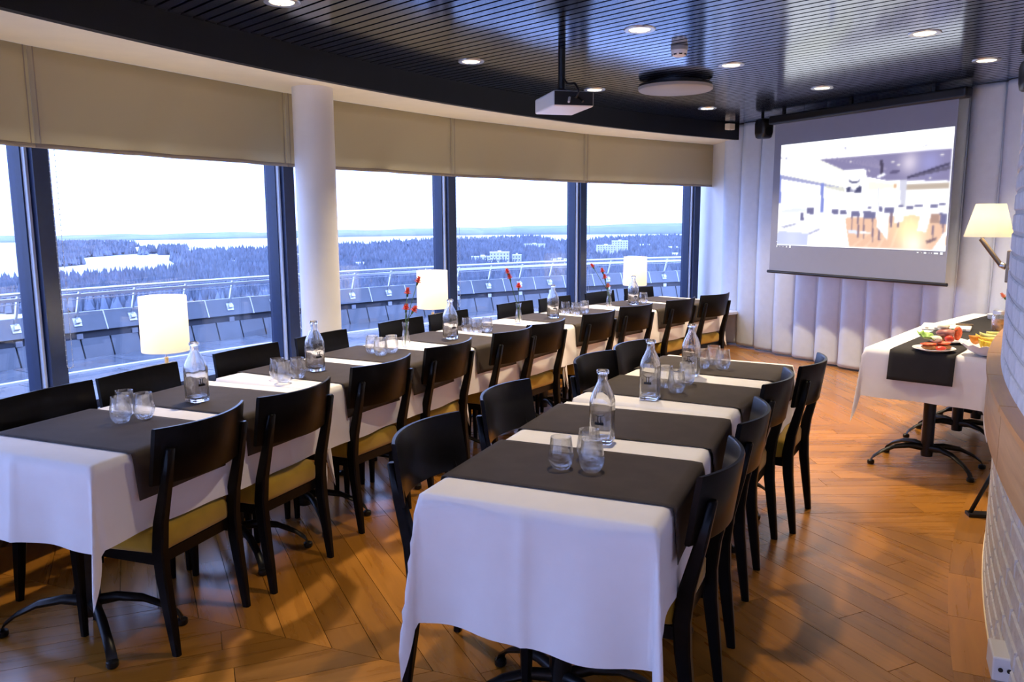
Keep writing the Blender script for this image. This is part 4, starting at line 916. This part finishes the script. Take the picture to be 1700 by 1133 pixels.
# scalloped bowl with fruit
bw = (2.755, 4.56); t = thing('scalloped_bowl', 'white bowl with a wavy rim full of fruit, against the brick wall', 'bowl', (bw[0], bw[1], ZB))
rings = []; n = 56
for r, z, wv in ((.06, 0, 0), (.075, .004, 0), (.115, .028, .15), (.148, .058, .6), (.158, .066, 1), (.154, .067, 1), (.143, .058, .6), (.11, .032, .15), (.07, .010, 0), (.006, .009, 0)):
    rings.append([(r*(1+.02*wv*math.cos(14*a))*math.cos(a), r*(1+.02*wv*math.cos(14*a))*math.sin(a), z+.006*wv*math.cos(14*a)) for a in [2*PI*i/n for i in range(n)]])
MB().loft(rings).build('bowl_body', ceramic, t, True, 60)
def wedge(c, r, w, mat, label, yaw, pitch, cat='fruit'):
    mb = MB(); n = 9; rings = []
    for i in range(n):
        a = -1.15+2.3*i/(n-1); th = max(.12, math.cos(a*1.15)); hw = w*th
        cc = Vector((r*math.sin(a), 0, r*(1-math.cos(a))*.8))
        rings.append([cc+Vector((0, -hw, .018*th)), cc+Vector((0, 0, -.022*th)), cc+Vector((0, hw, .018*th)), cc+Vector((0, 0, .030*th))])
    mb.loft(rings); o = mb.build('fruit_wedge', mat, None, True); o.location = c; o.rotation_euler = (pitch, 0, yaw); return tag(o, label, cat, 'fruit in the scalloped bowl')
wedge((bw[0]-.02, bw[1]-.055, ZB+.058), .085, .018, mel_m, 'yellow melon wedge lying lowest at the front of the bowl', -.5, .2)
wedge((bw[0]-.03, bw[1]-.03, ZB+.080), .08, .017, mel_m, 'yellow melon wedge just above the front one', -.75, -.1)
wedge((bw[0]-.005, bw[1]-.02, ZB+.096), .075, .017, mel2_m, 'pale green melon wedge across the middle of the bowl', -.6, .3)
wedge((bw[0]-.085, bw[1]+.005, ZB+.085), .06, .016, or_m, 'orange wedge at the table-edge side of the bowl', .3, 0)
wedge((bw[0]-.075, bw[1]-.035, ZB+.066), .055, .016, mel_m, 'short yellow wedge beside the orange one', .9, 0)
wedge((bw[0]+.035, bw[1]+.03, ZB+.108), .055, .018, mel2_m, 'pale yellow curl of melon at the top of the bowl', -.2, .5)
lump('cucumber', (bw[0]+.07, bw[1]-.03, ZB+.105), .05, (1.7, .62, .62), cuc_m, 'dark green cucumber end leaning out over the bowl rim', 'vegetable', 'fruit in the scalloped bowl', 21, (0, -.5, -.6))
lump('olive_bunch', (bw[0]+.035, bw[1]-.075, ZB+.078), .045, (1.2, .8, .8), aub_m, 'dark bunch beside the cucumber', 'vegetable', 'fruit in the scalloped bowl', 22)
# folded cloth board, knife, pan, jar farther along
bd = thing('wrapped_board', 'flat white cloth-wrapped board lying across the runner', 'board', (3.09, 5.67, ZB), math.radians(-32))
bevel(MB().box(-.15, .16, -.11, .11, 0, .024).build('board_body', cloth, bd), .008, 3)
for k in range(5): MB().box(-.12+k*.058, -.10+k*.058, -.1112, -.1095, .006, .018).build('printed_mark', grey_plastic, bd)
nf = thing('serving_knife', 'long serving knife resting on the wrapped board', 'knife', (3.12, 5.70, ZB+.0245), math.radians(-28))
mb = MB(); mb.add([(-.15, -.002, 0), (.05, -.012, 0), (.05, .012, 0), (-.13, .010, 0), (-.15, -.002, .0015), (.05, -.012, .0015), (.05, .012, .0015), (-.13, .010, .0015)], [(3, 2, 1, 0), (4, 5, 6, 7), (0, 1, 5, 4), (1, 2, 6, 5), (2, 3, 7, 6), (3, 0, 4, 7)]); mb.build('blade', steel_m, nf)
bevel(MB().box(.05, .16, -.011, .011, 0, .014).build('handle', bronze_m, nf), .004)
pn = thing('serving_pot', 'small pale pot with a scalloped rim at the far end of the buffet', 'pot', (3.74, 6.20, ZB), 0); pn.scale = (.5, .5, .62)
MB().lathe([(.06, 0), (.072, .01), (.078, .055), (.086, .062), (.08, .064), (.072, .058), (.066, .012), (.004, .01)], 30).build('pot_body', ceramic, pn, True, 50)
MB().tube([(.07, -.02, .05), (.15, -.05, .09), (.17, -.06, .092)], .007, 8).build('handle', black_plastic, pn, True)
jr = thing('storage_jar', 'clear glass jar with a metal lid beside the brick wall', 'jar', (3.37, 5.50, ZB), 0)
MB().lathe([(.046, 0), (.052, .006), (.052, .11), (.044, .125), (.042, .124), (.0495, .109), (.0495, .01), (.004, .009)], 28).build('jar_body', tumbler_m, jr, True, 60)
MB().lathe([(.046, .124), (.046, .148), (.04, .152)], 28).build('lid', alu_m, jr, True, 40)
mb = MB(); mb.lathe([(.047, .011), (.047, .085), (.02, .09)], 20); mb.build('contents', principled('amber_preserve', (.35, .16, .04), .5, noise=.4, nscale=60), jr, True)
# one carnation peeking out from behind the brick wall
carnation((3.56, 5.66, ZB), [(.02, -.02, .0), (.0, -.0, .10), (-.03, .02, .18), (-.045, .03, .205)], 0, 'single pale red bloom peeking past the brick wall above the buffet', petal2_m, 'carnation on the buffet', .018)
# ------------------------------------------------------------------ roof terrace outside the glass
TA, TB = 112.0, 168.0
ter = ring(MB(), 15.44, 19.5, -.15, -.012, TA, TB, 1.5).build('terrace_floor', dark_gap); ter['kind'] = 'structure'
Rr = [15.46, 16.1, 16.75, 17.4, 18.05, 18.52]; n_s = 0
for j in range(5):
    st_ = 3.1; t = TA+(j % 2)*1.5
    while t < TB-st_:
        ring(MB(), Rr[j]+.006, Rr[j+1]-.006, -.012, random.uniform(-.003, .003), t+.02, t+st_-.02, 1.0).build('paving_slab', paving_m, ter); t += st_
t = TA
while t < TB-3: 
    ring(MB(), 18.60, 19.39, -.012, random.uniform(-.002, .002), t+.02, t+3-.02, 1.0).build('paving_slab', paving_m, ter); t += 3
ring(MB(), 18.525, 18.595, -.012, .022, TA, TB, 1.0).build('gutter_strip', gutter_m, ter)
par = thing('wall_parapet', None, None, (0, 0, 0), 0, None, 'structure')
sectors(MB(), [(19.43, -.15), (19.52, .21), (19.60, .50), (19.66, .50), (19.66, -.15)], TA, TB, 1.0).build('backing', dark_gap, par)
t = TA
while t < TB-1:                                             # leaning slabs of the inner parapet
    sectors(MB(), [(19.40, -.010), (19.42, -.010), (19.50, .215), (19.48, .215)], t+.03, t+1.02-.03, .5).build('panel', panel_m, par); t += 1.02
sectors(MB(), [(19.485, .216), (19.53, .216), (19.53, .298), (19.51, .298)], TA, TB, 1.0).build('channel', dark_gap, par)
SEAM = [111.9+1.93*i for i in range(30)]
for a, b in zip(SEAM[:-1], SEAM[1:]):
    sectors(MB(), [(19.47, .300), (19.52, .296), (19.61, .50), (19.56, .51)], a+.02, b-.02, .5).build('coping_panel', panel_m, par)
    sectors(MB(), [(19.463, .298), (19.52, .294), (19.61, .512), (19.553, .514)], b-.018, b+.018, .05).build('seam_strip', gutter_m, par)
sectors(MB(), [(19.66, -.6), (19.72, -.6), (19.72, .50), (19.61, .505)], TA, TB, 1.0).build('outer_face', panel_m, par)
rl = thing('terrace_railing', 'long curved steel railing with leaning posts around the roof terrace', 'railing')
def curve_tube(R, z, r, name, mat, n=10): 
    mb = MB(); mb.tube([P(R, t, z) for t in arc(TA, TB, .8)], r, n); return mb.build(name, mat, rl, True)
curve_tube(19.38, .785, .020, 'top_rail', steel_m); curve_tube(19.43, .675, .005, 'wire', steel_m, 6)
sectors(MB(), [(19.38, .705), (19.43, .705), (19.43, .740), (19.38, .740)], TA, TB, .8).build('flat_rail', alu_m, rl)
for i in range(29):
    ph = SEAM[i]+.95+.02; a = math.radians(ph); M = Matrix.Translation((CX, CY, 0)) @ Matrix.Rotation(a, 4, 'Z')
    p = MB(); p.box(-.006, .006, -.03, .03, 0, 1); 
    mb = MB(); mb.loft([[M@Vector((r+q[0], q[1]+s_*.0, z)) for q in ((-.016, -.012), (.016, -.012), (.016, .012), (-.016, .012))] for r, z, s_ in ((19.535, .40, 0), (19.42, .72, 0), (19.39, .785, 0))]); post = mb.build('post', steel_m, rl)
    mb = MB(); M2 = M @ Matrix.Translation((19.515, 0, .405)) @ Matrix.Rotation(-1.14, 4, 'Y'); mb.box(-.05, .05, -.045, .045, -.004, .012, 0, M2); mb.box(-.02, .02, -.03, .03, .012, .05, 0, M2); mb.build('base_plate', alu_m, post)
    mb = MB(); M2 = M @ Matrix.Translation((19.50, 0, .225)); mb.box(-.03, .03, -.035, .035, -.01, .05, 0, M2); mb.build('drain_box', alu_m, post)
# ------------------------------------------------------------------ winter landscape far below the tower
ZG = -80.0
def far(az, d): return (az*d, d)
mb = MB(); n = 48
mb.add([(-4200, 60, ZG), (4200, 60, ZG), (4200, 3900, ZG), (-4200, 3900, ZG)], [(0, 1, 2, 3)]); o = mb.build('lake_ice', ice_m); o['kind'] = 'structure'
LAND = [[(-.95, 700), (-.80, 900), (-.593, 985), (-.507, 1075), (-.454, 1145), (-.401, 1240), (-.424, 1600), (-.405, 1880), (-.296, 2020), (-.1875, 2420), (-.11, 2650), (-.0375, 2870), (.0225, 3150), (.06, 2480), (.09, 2420), (.1125, 2760), (.16, 3050), (.24, 3300), (.45, 3300), (.5, 700)],
        [(-.60, 1440), (-.56, 1400), (-.529, 1480), (-.545, 1640), (-.60, 1700)], [(-.61, 1760), (-.53, 1740), (-.464, 1930), (-.475, 2020), (-.61, 2050)],
        [(-.461, 1850), (-.452, 1850), (-.452, 1960), (-.461, 1960)], [(-.450, 1920), (-.441, 1920), (-.441, 2040), (-.450, 2040)], [(-.438, 1850), (-.405, 1860), (-.40, 2150), (-.437, 2150)],
        [(-.60, 2350), (-.51, 2330), (-.46, 2420), (-.47, 2500), (-.60, 2520)]]
trees = MB()
def pip(x, y, poly):
    c = False; j = len(poly)-1
    for i in range(len(poly)):
        xi, yi = poly[i]; xj, yj = poly[j]
        if (yi > y) != (yj > y) and x < (xj-xi)*(y-yi)/(yj-yi)+xi: c = not c
        j = i
    return c
BL_ = [(-.015, 1330, 32, 18, 25, 6, 5), (.006, 1340, 14, 16, 20, 3, 4), (-.035, 1420, 40, 14, 14, 6, 3), (.1175, 1640, 38, 16, 25, 7, 6), (.134, 1700, 34, 16, 32, 6, 7), (.028, 2050, 54, 16, 15, 8, 4), (-.258, 1500, 36, 14, 16, 6, 4), (.20, 1900, 20, 14, 10, 4, 2), (.202, 1560, 14, 12, 10, 3, 2), (-.341, 1400, 12, 10, 7, 2, 1), (-.19, 1290, 15, 12, 9, 3, 2), (.06, 1350, 40, 14, 12, 7, 3), (.15, 1480, 16, 12, 8, 3, 2), (.165, 2100, 24, 14, 9, 4, 2)]
verts, faces = [], []
def cone(x, y, h, r, birch):
    o_ = len(verts); rot = random.random()*6.28
    for k in range(5): verts.append((x+r*math.cos(rot+k*1.2566), y+r*math.sin(rot+k*1.2566), ZG+h*(.32 if birch else .06)))
    verts.append((x, y, ZG+h)); 
    if birch: verts.append((x, y, ZG)); faces.extend([(o_+(k+1) % 5, o_+k, o_+6) for k in range(5)])
    faces.extend([(o_+k, o_+(k+1) % 5, o_+5) for k in range(5)])
cnt = 0
for li, poly in enumerate(LAND):
    LANDp = [far(a, d) for a, d in poly]
    mbp = MB(); mbp.prism(LANDp if sum((LANDp[i][0]*LANDp[(i+1) % len(LANDp)][1]-LANDp[(i+1) % len(LANDp)][0]*LANDp[i][1]) for i in range(len(LANDp))) > 0 else LANDp[::-1], ZG-1, ZG+.6); o = mbp.build('land', land_m); o['kind'] = 'structure'
    az0, az1 = min(a for a, d in poly), max(a for a, d in poly); d0, d1 = min(d for a, d in poly), max(d for a, d in poly)
    target = 24000 if li == 0 else int(900*max(.12, (az1-az0)*(d1-d0)/30))
    made = tries = 0
    while made < target and tries < target*8:
        tries += 1
        a, d = random.uniform(az0, az1), math.exp(random.uniform(math.log(d0), math.log(d1)))
        if not pip(a, d, poly) or not (-.72 < a < .34): continue
        # snowy clearings
        if li == 0 and math.sin(a*38+d*.006)+math.sin(a*61-d*.011+1.3) > 1.45 and d > 1200: continue
        if any(abs(a-b[0]) < (b[2]*.55+4)/b[1] and b[1]-55 < d < b[1]+30 for b in BL_): continue
        sc = 1+max(0, d-1200)/2600; h = random.uniform(11, 22)*(1 if d < 2400 else 1.1); bi = random.random() < .35
        cone(a*d, d, h, random.uniform(2.6, 4.6)*sc*(1.25 if bi else 1), bi); made += 1
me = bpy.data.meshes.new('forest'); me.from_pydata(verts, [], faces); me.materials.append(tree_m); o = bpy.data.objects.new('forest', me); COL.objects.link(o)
tag(o, 'wide haze-tinted winter forest far below the tower, beyond the terrace railing', 'forest', None, 'stuff')
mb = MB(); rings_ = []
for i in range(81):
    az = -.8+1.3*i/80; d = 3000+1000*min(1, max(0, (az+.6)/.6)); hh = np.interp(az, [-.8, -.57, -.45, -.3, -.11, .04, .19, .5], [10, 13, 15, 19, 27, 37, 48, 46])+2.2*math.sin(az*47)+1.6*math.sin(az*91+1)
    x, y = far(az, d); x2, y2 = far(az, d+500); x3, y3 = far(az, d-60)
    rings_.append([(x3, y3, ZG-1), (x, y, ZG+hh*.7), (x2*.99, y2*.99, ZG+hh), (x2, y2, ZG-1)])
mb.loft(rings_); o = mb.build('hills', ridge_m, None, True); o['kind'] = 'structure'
BN = ['tall white apartment block just above the railing, left of the fourth window post', 'pale block stepping down beside the tall white one', 'low pale apartment building left of the tall white block', 'white apartment block with rows of windows seen in the last wide window', 'taller white block stepped behind its neighbour in the last wide window', 'long pale building far up the wooded hill', 'pale building seen just left of the white column', 'small pale house on the wooded slope near the curtain', 'small white house just above the railing near the curtain', 'tiny white house in the forest seen past the nearest lamp', 'small pale house above the railing right of the white column', 'low white building behind the railing by the fourth window post', 'small white house between the stepped blocks and the curtain', 'pale house high on the slope beyond the stepped blocks']
for (az, d, w, dp, h, nc, nr), lab in zip(BL_, BN):
    x, y = far(az, d); yaw = -math.atan(az)+random.uniform(-.12, .12)
    t = thing('apartment_building' if nr > 2 else 'house', lab, 'building', (x, y, ZG), yaw, 'pale buildings in the winter forest')
    MB().box(-w/2, w/2, 0, dp, 0, h).build('wall', house_m, t)
    if nr > 2: MB().box(-w/2-.4, w/2+.4, -.4, dp+.4, h, h+.9).box(-w*.1, w*.08, dp*.3, dp*.7, h+.9, h+3).build('roof', ice_m, t)
    else: MB().add([(-w/2-1, -1, h), (w/2+1, -1, h), (w/2+1, dp+1, h), (-w/2-1, dp+1, h), (-w/2-1, dp/2, h+3.5), (w/2+1, dp/2, h+3.5)], [(0, 1, 5, 4), (2, 3, 4, 5), (1, 2, 5), (3, 0, 4), (3, 2, 1, 0)]).build('roof', ice_m, t)
    mb = MB()
    for c in range(nc):
        for r in range(nr): xx = -w/2+w*(c+.5)/nc; zz = h*(r+.55)/(nr+.1); mb.box(xx-1.0, xx+1.0, -.15, 0.1, zz-.9, zz+.9)
    o = mb.build('window_grid', winpane_m, t); o['kind'] = 'stuff'
